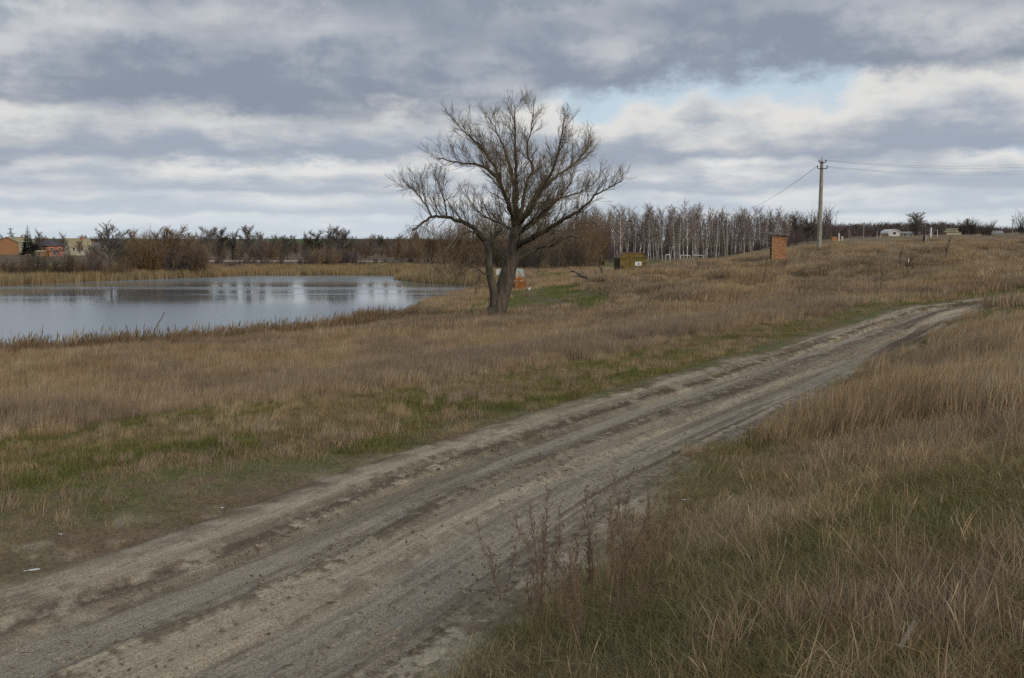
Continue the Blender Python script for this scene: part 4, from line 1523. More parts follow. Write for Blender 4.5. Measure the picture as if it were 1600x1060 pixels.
    LS = [(40, 148, .55, 'dark_twig'), (12, 146, .7, 'dark_twig'), (36, 146, .8, 'brown_twig'), (52, 150, .95, 'dark_twig'), (63, 149, .9, 'dark_twig'), (96, 151, .9, 'dark_twig'), (106, 152, 1.0, 'brown_twig'), (117, 153, .9, 'brown_twig'),
                        (138, 155, .85, 'purple_twig'), (150, 156, .9, 'purple_twig'), (158, 156, .7, 'brown_twig'), (186, 158, .8, 'brown_twig'), (196, 160, .8, 'brown_twig'), (-8, 145, .8, 'brown_twig'), (78, 152, .6, 'brown_twig'), (128, 154, .6, 'dark_twig'), (22, 149, .5, 'purple_twig')]
    LS.sort()
    for q, (px, d, s, m) in enumerate(LS):
        plant(bushes[j % 6], 'bare_shrub', ground_at(px, d), 'bushy bare shrub before the left-hand houses, %s from the left edge' % (ORD + ['seventeenth'])[q], 'shrub', 'shrubs before the left houses', rng.uniform(0, 6), s, {'stems': m, 'crown': m})
        j += 1
    # village trees and gardens behind
    for k in range(58):
        px = rng.choice((rng.uniform(-20, 170), rng.uniform(300, 660), rng.uniform(300, 660)))
        d = rng.uniform(300, 520) if px > 60 else rng.uniform(430, 540)
        s = rng.uniform(0.32, 0.62)
        m = rng.choice(('brown_twig', 'grey_twig', 'dark_twig', 'purple_twig'))
        P = rng.choice(broad[:1] + broad[3:] + tallt)
        plant(P, 'garden_tree', ground_at(px, d), 'small bare garden tree among the village houses', 'tree', 'village garden trees', rng.uniform(0, 6), s, {'crown': m})
    for k in range(110):
        px = rng.choice((rng.uniform(-20, 170), rng.uniform(290, 670), rng.uniform(290, 670), rng.uniform(290, 670)))
        d = rng.uniform(222, 460)
        if px < 135:
            d = rng.uniform(400, 480)
        m = rng.choice(('brown_twig', 'purple_twig', 'dark_twig', 'grey_twig', 'brown_twig'))
        plant(bushes[k % 6], 'garden_shrub', ground_at(px, d), 'bare garden shrub between the village houses and the embankment', 'shrub', 'village garden shrubs', rng.uniform(0, 6), rng.uniform(0.6, 1.35), {'stems': m, 'crown': m})
    for px, d, top, lab in [(100, 330, 362, 'bare garden tree with many upright stems beside the tan-roofed house'), (63, 345, 357, 'grey feathery tree right of the dark spruce'), (77, 350, 371, 'small pointed grey tree behind the dark-roofed house')]:
        g = ground_at(px, d)
        plant(tallt[1], 'garden_tree', g, lab, 'tree', None, 1.0, (at(px, top, d).z - g.z) / 15.4, {'crown': 'grey_twig'})

    # spruce
    for px, d, top, w, lab in [(45, 340, 351, 1.0, 'tall dark spruce behind the long brick building'), (57, 345, 366, .9, 'smaller dark spruce beside the tall one')]:
        g = ground_at(px, d)
        hgt = at(px, top, d).z - g.z
        root = empty('spruce_tree', g, lab, 'tree', 'spruces')
        mb = MB()
        mb.tube([(0, 0, -.3), (0, 0, hgt)], (0.25, 0.03), 6)
        mb.build('trunk', MAT['dark_bark'], root)
        mb = MB()
        lv = 22
        for a in range(lv):
            z = hgt * (0.12 + 0.87 * a / lv)
            R = (hgt - z) * 0.30 * w + 0.15
            for k in range(11):
                az = k * 0.571 + a * 0.9 + rng.uniform(-.2, .2)
                o = Vector((math.cos(az), math.sin(az), 0))
                s = Vector((-o.y, o.x, 0))
                l = R * rng.uniform(.7, 1.15)
                p0 = Vector((0, 0, z))
                p1 = p0 + o * l * .6 + Vector((0, 0, -l * .12))
                p2 = p0 + o * l + Vector((0, 0, -l * .18))
                for sg in (-1, 1):
                    mb.add([p0, p1 + s * sg * l * .22, p2, p1 - Vector((0, 0, l * .22))], [(0, 1, 2), (0, 2, 3)])
        mb.build('crown', MAT['spruce_needle'], root)

    # --- plateau on the right
    for px, d, top, fam, ix, tw, sc, lab in [
            (1431, 240, 330, 'b', 3, 'grey_twig', 1, 'tall round-crowned bare tree alone on the right plateau'),
            (1512, 235, 341, 'b', 0, 'dark_twig', 1, 'smaller bare tree right of the cream block building'),
            (1243, 250, 334, 't', 1, 'dark_twig', 1, 'dark tree with bird nests at the end of the birch wood'),
            (1262, 240, 345, 'b', 1, 'dark_twig', 1, 'dark bushy tree just left of the concrete pole')]:
        g = ground_at(px, d)
        hh = at(px, top, d).z - g.z
        plant((broad if fam == 'b' else tallt)[ix], 'bare_tree', g, lab, 'tree', None, rng.uniform(0, 6), hh / (13.6 if fam == 'b' else 15.4), {'crown': tw}, 1.9 if px > 1400 else 1.3)
    for px, d, s, lab in [(1430, 238, .9, 'dark shrub under the tall round-crowned plateau tree'), (1502, 238, .9, 'dark shrub against the cream block building'), (1518, 236, 1.0, 'dark shrub under the smaller plateau tree'),
                          (1537, 240, .8, 'low shrub between the plateau tree and white cottage'), (1597, 230, 1.3, 'shrub at the right end of the plateau, past the thin pole'), (1545, 252, .9, 'shrub beside the white plateau cottage')]:
        plant(bushes[j % 6], 'bare_shrub', ground_at(px, d), lab, 'shrub', 'plateau shrubs', rng.uniform(0, 6), s, {'stems': 'dark_twig', 'crown': 'dark_twig'})
        j += 1
    # far wood along the skyline, one mass
    mb = MB()
    for k in range(2300):
        px = rng.uniform(1225, 1680)
        d = rng.uniform(520, 640)
        x = at(px, 380, d).x
        g = Vector((x, d, hz(x, d) - 1.0))
        top = np.interp(px, [1225, 1290, 1350, 1420, 1470, 1520, 1560, 1680], [356, 356, 354, 353, 352, 358, 362, 358]) + rng.gauss(0, 1.8)
        h = max(2.0, at(px, top, d).z - g.z)
        T = grow(rng, g, (rng.gauss(0, .05), 0, 1), h, 3, 0.05, 0.03)
        mb.tube(T, taper(0.30, 0.06, 4), 3, False)
        for q in range(9):
            p, tg = along(T, rng.uniform(0.2, 0.98))
            b = grow(rng, p, tg + rand_perp(rng, tg) * .9, rng.uniform(1.5, 3.5), 2, .12, .05)
            mb.tube(b, (0.12, 0.09, 0.05), 3, False)
    o = mb.build('distant_wood', MAT['purple_twig'])
    tag(o, 'long dark bare wood along the right-hand skyline', None, None, 'stuff')
    # far wood fringe left of the ridge
    mb = MB()
    for k in range(800):
        px = rng.choice((rng.uniform(540, 720), rng.uniform(120, 175), rng.uniform(-30, 200), rng.uniform(560, 700)))
        d = rng.uniform(560, 640)
        x = at(px, 380, d).x
        g = Vector((x, d, hz(x, d) - 0.5))
        h = max(1.5, at(px, 377 + rng.gauss(0, 2.5), d).z - g.z)
        T = grow(rng, g, (rng.gauss(0, .05), 0, 1), h, 3, 0.05, 0.03)
        mb.tube(T, taper(0.25, 0.06, 4), 3, False)
        for q in range(8):
            p, tg = along(T, rng.uniform(0.2, 0.98))
            b = grow(rng, p, tg + rand_perp(rng, tg) * .9, rng.uniform(1.2, 2.8), 2, .12, .05)
            mb.tube(b, (0.10, 0.08, 0.05), 3, False)
    o = mb.build('village_wood', MAT['purple_twig'])
    tag(o, 'dark tree belt on the ridge beyond the village', None, None, 'stuff')


build_trees()

# ------------------------------------------------------------------ built things
simple('brick_orange', (0.50, 0.255, 0.125), 0.9, 0.2, 3.0, 0.0, (0.38, 0.185, 0.09), obj_var=0.26)
simple('brick_house', (0.46, 0.17, 0.085), 0.9, 0.2, 1.2)
simple('plaster_cream', (0.50, 0.45, 0.33), 0.9, 0.2, 1.0)
simple('plaster_white', (0.66, 0.64, 0.60), 0.9, 0.15, 1.0)
simple('plaster_pink', (0.52, 0.27, 0.20), 0.9, 0.15, 1.0)
simple('panel_tan', (0.42, 0.38, 0.29), 0.9, 0.2, 0.8)
simple('roof_tan', (0.33, 0.28, 0.16), 0.9, 0.25, 0.6)
simple('roof_dark', (0.085, 0.075, 0.085), 0.8, 0.25, 0.6)
simple('roof_grey', (0.24, 0.24, 0.24), 0.85, 0.25, 0.6)
simple('roof_brown', (0.20, 0.12, 0.075), 0.85, 0.25, 0.6)
simple('window_glass', (0.05, 0.06, 0.07), 0.15, 0.2, 1.0, spec=0.5)
simple('mortar', (0.34, 0.29, 0.24), 0.95, 0.2, 8)
simple('concrete_pole', (0.34, 0.31, 0.25), 0.92, 0.3, 2.5, 0.01, (0.24, 0.21, 0.16))
simple('grey_metal', (0.22, 0.22, 0.22), 0.6, 0.3, 5, metal=0.3)
simple('dark_metal', (0.05, 0.045, 0.04), 0.7, 0.3, 5)
simple('white_paint', (0.70, 0.69, 0.65), 0.7, 0.12, 4)
simple('black_paint', (0.03, 0.03, 0.032), 0.6, 0.2, 4)
simple('insulator', (0.05, 0.04, 0.035), 0.3, 0.2, 4, spec=0.6)
simple('roof_sheet', (0.30, 0.29, 0.27), 0.85, 0.3, 4.0, 0.0, (0.18, 0.17, 0.155))
simple('weathered_wood', (0.26, 0.225, 0.17), 0.9, 0.3, 3.0, 0.004, (0.165, 0.14, 0.10), zs=1)
simple('shaded_wood', (0.07, 0.055, 0.042), 0.9, 0.3, 6.0)
simple('ochre_paint', (0.200, 0.142, 0.036), 0.8, 0.25, 1.6, 0.0, (0.125, 0.090, 0.028))
simple('khaki_dark', (0.055, 0.045, 0.025), 0.85, 0.3, 3.0)
simple('stem_dry', (0.215, 0.146, 0.094), 0.9, 0.3, 3.0)
simple('stem_dark', (0.060, 0.046, 0.035), 0.9, 0.3, 3.0)
simple('paper', (0.72, 0.72, 0.70), 0.8, 0.1, 10)


def rust_mat():
    m = bpy.data.materials.new('peeling_rust')
    m.use_nodes = True
    g = NT(m.node_tree)
    tc = g.n('ShaderNodeTexCoord')
    n1 = g.noise(tc.outputs['Object'], 2.2, 6, 0.65)
    n2 = g.noise(tc.outputs['Object'], 6.0, 5, 0.6)
    sep = g.n('ShaderNodeSeparateXYZ')
    g.link(tc.outputs['Object'], sep.inputs[0])
    rust = g.mix(g.ramp(n2, 0.38, 0.62), (0.42, 0.145, 0.035, 1), (0.20, 0.070, 0.025, 1))
    paint = g.mix(g.ramp(n2, 0.4, 0.6), (0.56, 0.54, 0.45, 1), (0.24, 0.36, 0.33, 1))
    f = g.ramp(g.math('ADD', n1, g.math('MULTIPLY', sep.outputs[2], -0.17)), 0.08, 0.22)
    c = g.mix(f, rust, rust)
    c = g.mix(g.ramp(g.math('ADD', n1, g.math('MULTIPLY', sep.outputs[2], 0.20)), 0.80, 0.90), rust, paint)
    b = g.n('ShaderNodeBsdfPrincipled', inputs={'Base Color': c, 'Roughness': 0.85, 'Specular IOR Level': 0.25})
    bn = g.n('ShaderNodeBump', inputs={'Strength': 1.0, 'Distance': 0.02, 'Height': n2})
    g.link(bn.outputs[0], b.inputs['Normal'])
    o = g.n('ShaderNodeOutputMaterial')
    g.link(b.outputs[0], o.inputs[0])
    MAT['peeling_rust'] = m


rust_mat()


# ---- village houses ------------------------------------------------------
def house(name, loc, rz, w, l, hw, hr, wall, roof, label, cat='house', windows=(3, 2), rows=1, group=None, chimney=True, hip=0.0, over=0.35, door=True):
    """ridge runs along local y; gable ends face -y and +y; w across, l along"""
    r = empty(name, loc, label, cat, group, rz)
    mb = MB()
    x = w / 2
    y = l / 2
    mb.prism([(-x, -2.0), (x, -2.0), (x, hw), (0, hw + hr * (1 if not hip else 0.02)), (-x, hw)], -y, y)
    mb.build('wall', MAT[wall], r)
    mb = MB()
    t = 0.16
    k = over
    sl = hr / x
    e = hw - k * sl
    for s in (-1, 1):
        ridge0, ridge1 = -y - k + hip * l, y + k - hip * l
        a = [(s * (x + k), -y - k, e + 0.03), (s * (x + k), y + k, e + 0.03), (0, ridge1, hw + hr + 0.03), (0, ridge0, hw + hr + 0.03)]
        b = [(p[0], p[1], p[2] + t) for p in a]
        mb.add(a + b, [(0, 1, 2, 3), (4, 5, 6, 7), (0, 1, 5, 4), (1, 2, 6, 5), (2, 3, 7, 6), (3, 0, 4, 7)])
    if hip:
        for s in (-1, 1):
            q = [(-(x + k), s * (y + k), e + 0.04), (x + k, s * (y + k), e + 0.04), (0, s * (y + k - hip * l), hw + hr + 0.04)]
            mb.add(q + [(p[0], p[1], p[2] + t) for p in q], [(0, 1, 2), (3, 4, 5), (0, 1, 4, 3), (1, 2, 5, 4), (2, 0, 3, 5)])
    ro = mb.build('roof', MAT[roof], r)
    if chimney:
        mb = MB()
        mb.box(0.5, 1.0, -0.3 + l * .15, 0.3 + l * .15, hw + hr * 0.4, hw + hr + 0.9)
        mb.build('chimney', MAT['brick_house'], ro)
    # windows on the four sides
    ng, nl = windows
    fh = hw / rows
    mesh_cache = {}
    for row in range(rows):
        zc = fh * row + fh * 0.58
        hh = min(0.7, fh * 0.27)
        for side in (-1, 1):
            for i in range(ng):
                u = -x + w * (i + 0.5) / ng
                win = MB()
                win.box(u - 0.55, u + 0.55, side * y - 0.04, side * y + 0.04, zc - hh, zc + hh)
                f = win.build('window', MAT['white_paint'], r)
                p = MB()
                p.box(u - 0.45, u + 0.45, side * y - 0.06, side * y + 0.06, zc - hh + 0.1, zc + hh - 0.1)
                p.build('pane', MAT['window_glass'], f)
            for i in range(nl):
                v = -y + l * (i + 0.5) / nl
                win = MB()
                win.box(side * x - 0.04, side * x + 0.04, v - 0.55, v + 0.55, zc - hh, zc + hh)
                f = win.build('window', MAT['white_paint'], r)
                p = MB()
                p.box(side * x - 0.06, side * x + 0.06, v - 0.45, v + 0.45, zc - hh + 0.1, zc + hh - 0.1)
                p.build('pane', MAT['window_glass'], f)
    return r


def hloc(px, d, base=None):
    g = ground_at(px, d)
    if base is not None:
        g.z = min(g.z, at(px, base, d).z) if False else at(px, base, d).z
    return g


def build_village():
    D = math.radians
    # long brick building at the left edge, gable towards us
    b = house('brick_building', hloc(28, 386, 398.5), D(-2), 9.4, 15, 4.9, 2.1, 'brick_orange', 'roof_tan', 'long brick building with tan roof at the left edge', 'building', (0, 6), 1)
    mb = MB()
    mb.box(4.83, 4.90, -7.95, 7.95, -0.4, 4.72)
    mb.build('side_wall', MAT['panel_tan'], b)
    for o in list(b.children):
        if o.name.startswith('window'):
            o.location.x = 0.1 if o.data.vertices[0].co.x > 0 else 0
    mb = MB()
    mb.prism([(4.95, 0), (7.6, 0), (4.95, 2.6)], -6.8, -4.2)
    mb.build('porch', MAT['plaster_cream'], b)
    house('hip_house', hloc(76, 350, 398), D(62), 6.6, 8.0, 3.2, 1.9, 'brick_house', 'roof_dark', 'orange brick house with dark hipped roof', 'house', (2, 3), hip=0.3)
    house('garage', hloc(66, 338, 401.5), D(80), 3.0, 3.2, 1.7, 0.4, 'brick_orange', 'roof_tan', 'small orange brick garage below the hipped-roof house', 'garage', (0, 1), chimney=False)
    house('annex', hloc(89, 338, 401), D(85), 3.0, 3.2, 1.9, 0.4, 'plaster_pink', 'roof_brown', 'small pink rendered annex right of the brick garage', 'building', (0, 1), chimney=False)
    house('big_house', hloc(121, 380, 396), D(-38), 7.0, 9.5, 2.8, 2.9, 'plaster_cream', 'roof_tan', 'cream house with steep tan roof among bare trees', 'house', (2, 3))
    house('low_house', hloc(148, 400, 397), D(70), 5.5, 8.0, 2.8, 1.6, 'plaster_cream', 'roof_grey', 'low pale house right of the steep tan-roofed one', 'house', (2, 3))
    house('grey_roof_house', hloc(421, 430, 405), D(75), 5.5, 6.0, 2.0, 2.2, 'plaster_white', 'roof_grey', 'white cottage with grey roof above the embankment rail', 'house', (2, 2))
    house('hill_house', hloc(424, 600, 388.5), D(80), 5.5, 6.0, 1.7, 1.6, 'plaster_cream', 'roof_brown', 'beige house up the slope behind the grey-roofed cottage', 'house', (2, 2))
    house('white_house', hloc(569, 600, 386.5), D(60), 5.5, 5.5, 2.0, 1.8, 'plaster_white', 'roof_grey', 'white house high on the slope left of the willow', 'house', (2, 2))
    house('cream_house', hloc(556, 420, 404), D(60), 4.5, 4.2, 1.9, 1.7, 'plaster_cream', 'roof_brown', 'cream cottage just right of the big embankment clump', 'house', (2, 2))
    house('pale_house', hloc(596, 450, 402), D(75), 5.0, 5.0, 2.1, 2.2, 'plaster_white', 'roof_grey', 'pale cottage with grey roof left of the willow thicket', 'house', (2, 2))
    house('cottage', hloc(492, 430, 404.5), D(80), 3.8, 4.0, 1.7, 1.2, 'plaster_white', 'roof_dark', 'tiny white cottage left of the big embankment clump', 'house', (1, 2))
    house('cottage', hloc(457, 520, 396), D(70), 5.0, 6.0, 2.0, 1.9, 'plaster_cream', 'roof_brown', 'brown-roofed cottage half hidden behind the garden trees', 'house', (2, 2))
    house('cottage', hloc(380, 470, 401), D(65), 5.5, 6.0, 2.1, 2.0, 'plaster_white', 'roof_brown', 'white cottage behind the tallest round-crowned grey tree', 'house', (2, 2))
    house('cottage', hloc(632, 470, 401), D(65), 5.0, 5.0, 2.1, 1.8, 'plaster_cream', 'roof_dark', 'cream cottage peeping over the willow thicket', 'house', (2, 2))
    # long rail on the embankment
    r = empty('guard_rail', ground_at(480, 208), 'long pale guard rail along the embankment behind the pond', 'rail')
    P = [at(px, 408.2 + (0.6 if px > 560 else 0), 208) - r.location for px in range(318, 656, 13)]
    mb = MB()
    mb.tube(P, [0.09] * len(P), 6)
    mb.build('rail', MAT['white_paint'], r)
    for p in P[::2]:
        mb = MB()
        mb.tube([(p.x, p.y, p.z - 1.4), (p.x, p.y, p.z)], (0.05, 0.05), 5)
        mb.build('post', MAT['grey_metal'], r)
    # lattice pylon
    g = ground_at(18.5, 900)
    r = empty('pylon', g, 'lattice power pylon on the skyline behind the brick building', 'pylon')
    hgt = at(18.5, 357, 900).z - g.z
    mb = MB()
    for sx in (-1, 1):
        for sy in (-1, 1):
            mb.tube([(sx * 2.2, sy * 2.2, -1), (sx * .5, sy * .5, hgt * .62), (sx * .3, sy * .3, hgt)], (.22, .16, .12), 4)
    for k in range(7):
        a, b2 = k / 7, (k + 1) / 7
        wa, wb = 2.2 - 1.9 * a, 2.2 - 1.9 * b2
        for s in (-1, 1):
            mb.tube([(-s * wa, -wa, hgt * a), (s * wb, -wb, hgt * b2)], (.1, .1), 3)
            mb.tube([(-s * wa, wa, hgt * a), (s * wb, wb, hgt * b2)], (.1, .1), 3)
    mb.build('tower', MAT['grey_metal'], r)
    for zz, w in ((.55, 4.2), (.93, 3.0)):
        mb = MB()
        mb.tube([(-w, 0, hgt * zz), (0, 0, hgt * zz + .7), (w, 0, hgt * zz)], (.12, .3, .12), 4)
        mb.tube([(-w, 0, hgt * zz), (w, 0, hgt * zz)], (.14, .14), 4)
        mb.build('crossarm', MAT['grey_metal'], r)


build_village()


# ---- plateau on the right -------------------------------------------------
def build_plateau():
    D = math.radians
    # white shed with an arched front
    g = hloc(1396, 250, 369.5)
    r = empty('arched_shed', g, 'white shed with a rounded gable on the right plateau', 'shed')
    mb = MB()
    mb.prism([(-1.5, -2), (1.5, -2), (1.5, .7)] + [(1.5 * math.cos(a), .7 + .95 * math.sin(a)) for a in np.linspace(.2, math.pi - .2, 9)] + [(-1.5, .7)], 0, 5)
    mb.build('wall', MAT['plaster_white'], r)
    mb = MB()
    A = np.linspace(0, math.pi, 12)
    poly = [(1.68 * math.cos(a), .72 + 1.12 * math.sin(a)) for a in A] + [(1.52 * math.cos(a), .72 + .97 * math.sin(a)) for a in A[::-1]]
    mb.prism(poly, -.2, 5.2)
    mb.build('roof', MAT['white_paint'], r)
    mb = MB()
    mb.box(-.3, .4, -.05, .02, .5, 1.1)
    mb.build('window', MAT['window_glass'], r)
    mb = MB()
    mb.box(-3.4, -1.52, .3, 3.5, -.6, .55)
    mb.build('side_shed', MAT['roof_brown'], r)
    house('long_barn', hloc(1419, 262, 371), D(88), 2.6, 4.4, 1.0, .35, 'plaster_pink', 'roof_grey', 'long low barn right of the arched white shed', 'barn', (0, 3), chimney=False)
    # cream block building
    g = hloc(1489, 230, 372)
    r = empty('block_building', g, 'flat cream block building on the right plateau', 'building')
    mb = MB()
    mb.box(-1.75, 1.75, 0, 3, -2, 1.25)
    mb.build('wall', MAT['plaster_cream'], r)
    mb = MB()
    mb.box(-1.9, 1.9, -.1, 3.1, 1.255, 1.36)
    mb.build('roof', MAT['roof_brown'], r)
    mb = MB()
    mb.box(-2.15, -1.76, .3, 2.0, -.6, 1.3)
    mb.build('side_wall', MAT['roof_brown'], r)
    house('tan_roof_house', hloc(1487, 262, 369), D(20), 2.6, 3.2, .9, 1.0, 'plaster_cream', 'roof_tan', 'house whose tan gable shows above the cream block building', 'house', (1, 1), chimney=False)
    house('white_cottage', hloc(1555, 262, 370.5), D(80), 2.2, 2.4, .9, .6, 'plaster_white', 'roof_grey', 'white cottage among shrubs near the right end', 'house', (1, 2), chimney=False)
    # pipe frame with white cabinet
    g = hloc(1454, 215, 371.5)
    r = empty('pipe_frame', g, 'grey and white pipe frame with tall cabinet on the plateau', 'frame')
    for xx, m, h in ((-1.35, 'grey_metal', 1.75), (-.45, 'grey_metal', 1.6), (.42, 'grey_metal', 1.6), (1.3, 'white_paint', 1.75)):
        mb = MB()
        mb.tube([(xx, 0, -.4), (xx, 0, h)], (.07, .07), 6)
        mb.build('post', MAT[m], r)
    for x0, x1 in ((-1.42, -.40), (.38, 1.36)):
        mb = MB()
        mb.tube([(x0, 0, 1.62), (x1, 0, 1.62)], (.055, .055), 6)
        mb.build('crossbar', MAT['grey_metal'], r)
    mb = MB()
    mb.box(-.13, .13, .2, .46, -.4, 2.2)
    mb.build('cabinet', MAT['white_paint'], r)
    mb = MB()
    mb.box(-.3, .3, .15, .19, .6, .85)
    mb.build('sign_plate', MAT['white_paint'], r)
    # black and white marker
    g = hloc(1444, 165, 374.5)
    r = empty('marker_post', g, 'black box with white post standing before the pipe frame', 'post')
    mb = MB()
    mb.box(-.20, .12, 0, .3, -.4, .68)
    mb.build('box', MAT['black_paint'], r)
    mb = MB()
    mb.box(.125, .23, -.03, .10, -.4, .62)
    mb.build('post', MAT['white_paint'], r)
    # ruined hut left of the A-frame
    g = hloc(1307, 212, 373.5)
    r = empty('ruined_hut', g, 'small ruined hut with pale chimney right of the concrete pole', 'ruin')
    mb = MB()
    mb.box(-1.05, 0.0, 0, 1.2, -.5, .45)
    mb.build('wall', MAT['brick_orange'], r)
    mb = MB()
    mb.box(.32, .58, 0, .3, -.5, 1.25)
    mb.build('chimney', MAT['plaster_white'], r)
    mb = MB()
    mb.box(.95, 1.4, 0, .5, -.5, .55)
    mb.build('end_wall', MAT['plaster_cream'], r)
    # thin poles
    for px, d, y0, y1, rr, lab in ((1348, 230, 372, 348, .09, 'thin service pole standing before the distant wood'), (1580, 220, 371, 342, .10, 'tall thin pole near the right edge of the plateau')):
        g = hloc(px, d, y0)
        h = at(px, y1, d).z - g.z
        r = empty('service_pole', g, lab, 'pole')
        mb = MB()
        mb.tube([(0, 0, -.5), (0, 0, h)], (rr * 1.2, rr * .8), 8)
        mb.build('shaft', MAT['concrete_pole'], r)
        mb = MB()
        mb.tube([(-.35, 0, h - .35), (.35, 0, h - .35)], (.035, .035), 5)
        mb.build('crossarm', MAT['dark_metal'], r)
        for s in (-.3, .3):
            mb = MB()
            mb.tube([(s, 0, h - .33), (s, 0, h - .15)], (.05, .03), 6)
            mb.build('insulator', MAT['insulator'], r)
    g = hloc(1325, 225, 372.5)
    r = empty('braced_pole', g, 'braced wooden pole with a slanting strut on the plateau', 'pole')
    for p in (((0, 0, -.4), (0, 0, 2.1)), ((.85, 0, -.4), (.02, 0, 1.9))):
        mb = MB()
        mb.tube(p, (.07, .06), 6)
        mb.build('shaft' if p[0][0] == 0 else 'strut', MAT['concrete_pole'], r)
    for px, lab in ((1369, 'left of two pale stumps before the arched shed'), (1375, 'right of two pale stumps before the arched shed')):
        g = hloc(px, 235, 372)
        r = empty('stump_post', g, lab, 'post')
        mb = MB()
        mb.tube([(0, 0, -.4), (.03, 0, .8), (0, 0, 1.75)], (.09, .075, .05), 6)
        mb.build('shaft', MAT['birch_bark'], r)
        mb = MB()
        mb.tube([(0, 0, 1.0), (.2, .1, 1.35)], (.03, .015), 4)
        mb.build('side_branch', MAT['birch_bark'], r)


build_plateau()


# ---- concrete power pole and wires ----------------------------------------
def build_power():
    d = 105.0
    foot = ground_at(1279.5, d)
    top = at(1284.2, 252, d)
    r = empty('power_pole', foot, 'tall concrete power pole on the rise at the right', 'pole')
    T = top - foot
    n = 9
    mb = MB()
    for k in range(n):          # square section, tapered
        pass
    a0, a1 = 0.225, 0.135
    vs = []
    for k in range(n):
        t = k / (n - 1)
        c = T * (t * 1.04 - 0.04)
        a = a0 + (a1 - a0) * t
        b = a * 0.35
        for q in ((-a, -a + b), (-a + b, -a), (a - b, -a), (a, -a + b), (a, a - b), (a - b, a), (-a + b, a), (-a, a - b)):
            cs, sn = math.cos(.35), math.sin(.35)
            vs.append((c.x + q[0] * cs - q[1] * sn, c.y + q[0] * sn + q[1] * cs, c.z))
    fs = [tuple(range(7, -1, -1)), tuple((n - 1) * 8 + i for i in range(8))]
    for k in range(n - 1):
        fs += [(k * 8 + i, k * 8 + (i + 1) % 8, (k + 1) * 8 + (i + 1) % 8, (k + 1) * 8 + i) for i in range(8)]
    mb.add(vs, fs)
    mb.build('shaft', MAT['concrete_pole'], r)
    mb = MB()
    mb.tube([T, T + Vector((.01, 0, .45))], (.045, .035), 6)
    mb.build('top_pin', MAT['dark_metal'], r)
    ends = []
    for zz, w in ((-.18, .36), (-.82, .52)):
        mb = MB()
        c = T + Vector((0, -.2, zz))
        mb.tube([c + Vector((-w, 0, 0)), c + Vector((w, 0, 0))], (.045, .045), 6)
        mb.build('crossarm', MAT['dark_metal'], r)
        for s in (-1, 1):
            e = c + Vector((s * w, 0, 0))
            mb = MB()
            mb.tube([e, e + Vector((0, 0, .18))], (.022, .022), 5)
            o = mb.build('pin', MAT['dark_metal'], r)
            mb = MB()
            mb.tube([e + Vector((0, 0, .12)), e + Vector((0, 0, .17)), e + Vector((0, 0, .27)), e + Vector((0, 0, .33))], (.05, .085, .07, .03), 8)
            mb.build('insulator', MAT['insulator'], r)
            ends.append(foot + e + Vector((0, 0, .25)))
    # next pole hidden in the birch wood
    f2 = ground_at(1136, 282)
    t2 = at(1136, 334, 282)
    r2 = empty('power_pole', f2, 'slim power pole at the end of the wire, by the birches', 'pole')
    mb = MB()
    mb.tube([(0, 0, -.4), t2 - f2], (.2, .12), 8)
    mb.build('shaft', MAT['concrete_pole'], r2)
    mb = MB()
    c = t2 - f2
    mb.tube([c + Vector((-.6, 0, -.3)), c + Vector((.6, 0, -.3))], (.05, .05), 5)
    mb.build('crossarm', MAT['dark_metal'], r2)

    def wire(a, b, sag, rr, label):
        a, b = Vector(a), Vector(b)
        pts = [a.lerp(b, i / 24) + Vector((0, 0, -sag * 4 * (i / 24) * (1 - i / 24))) for i in range(25)]
        m = MB()
        m.tube(pts, [rr] * 25, 4, False)
        tag(m.build('power_wire', MAT['dark_metal']), label, 'wire', 'wires of the power pole')
    wire(ends[2], t2 + Vector((-.6, 0, -.25)), 1.5, .024, 'dark sagging wire from the concrete pole down to the birches')
    far = [at(1625, 252, 118), at(1625, 256.5, 121), at(1625, 262, 118), at(1625, 266, 121)]
    far = [p + (p - at(1284, 252, 105)) * 0.12 for p in far]
    for e, f, sg, lab in ((ends[1], far[0], .62, 'uppermost of the wires running right from the concrete pole'), (ends[0], far[1], .68, 'second wire from the top running right from the pole'),
                          (ends[3], far[2], .66, 'third wire from the top running right from the pole'), (ends[2], far[3], .70, 'lowest of the wires running right from the pole')):
        wire(e, f, sg, .010, lab)


build_power()


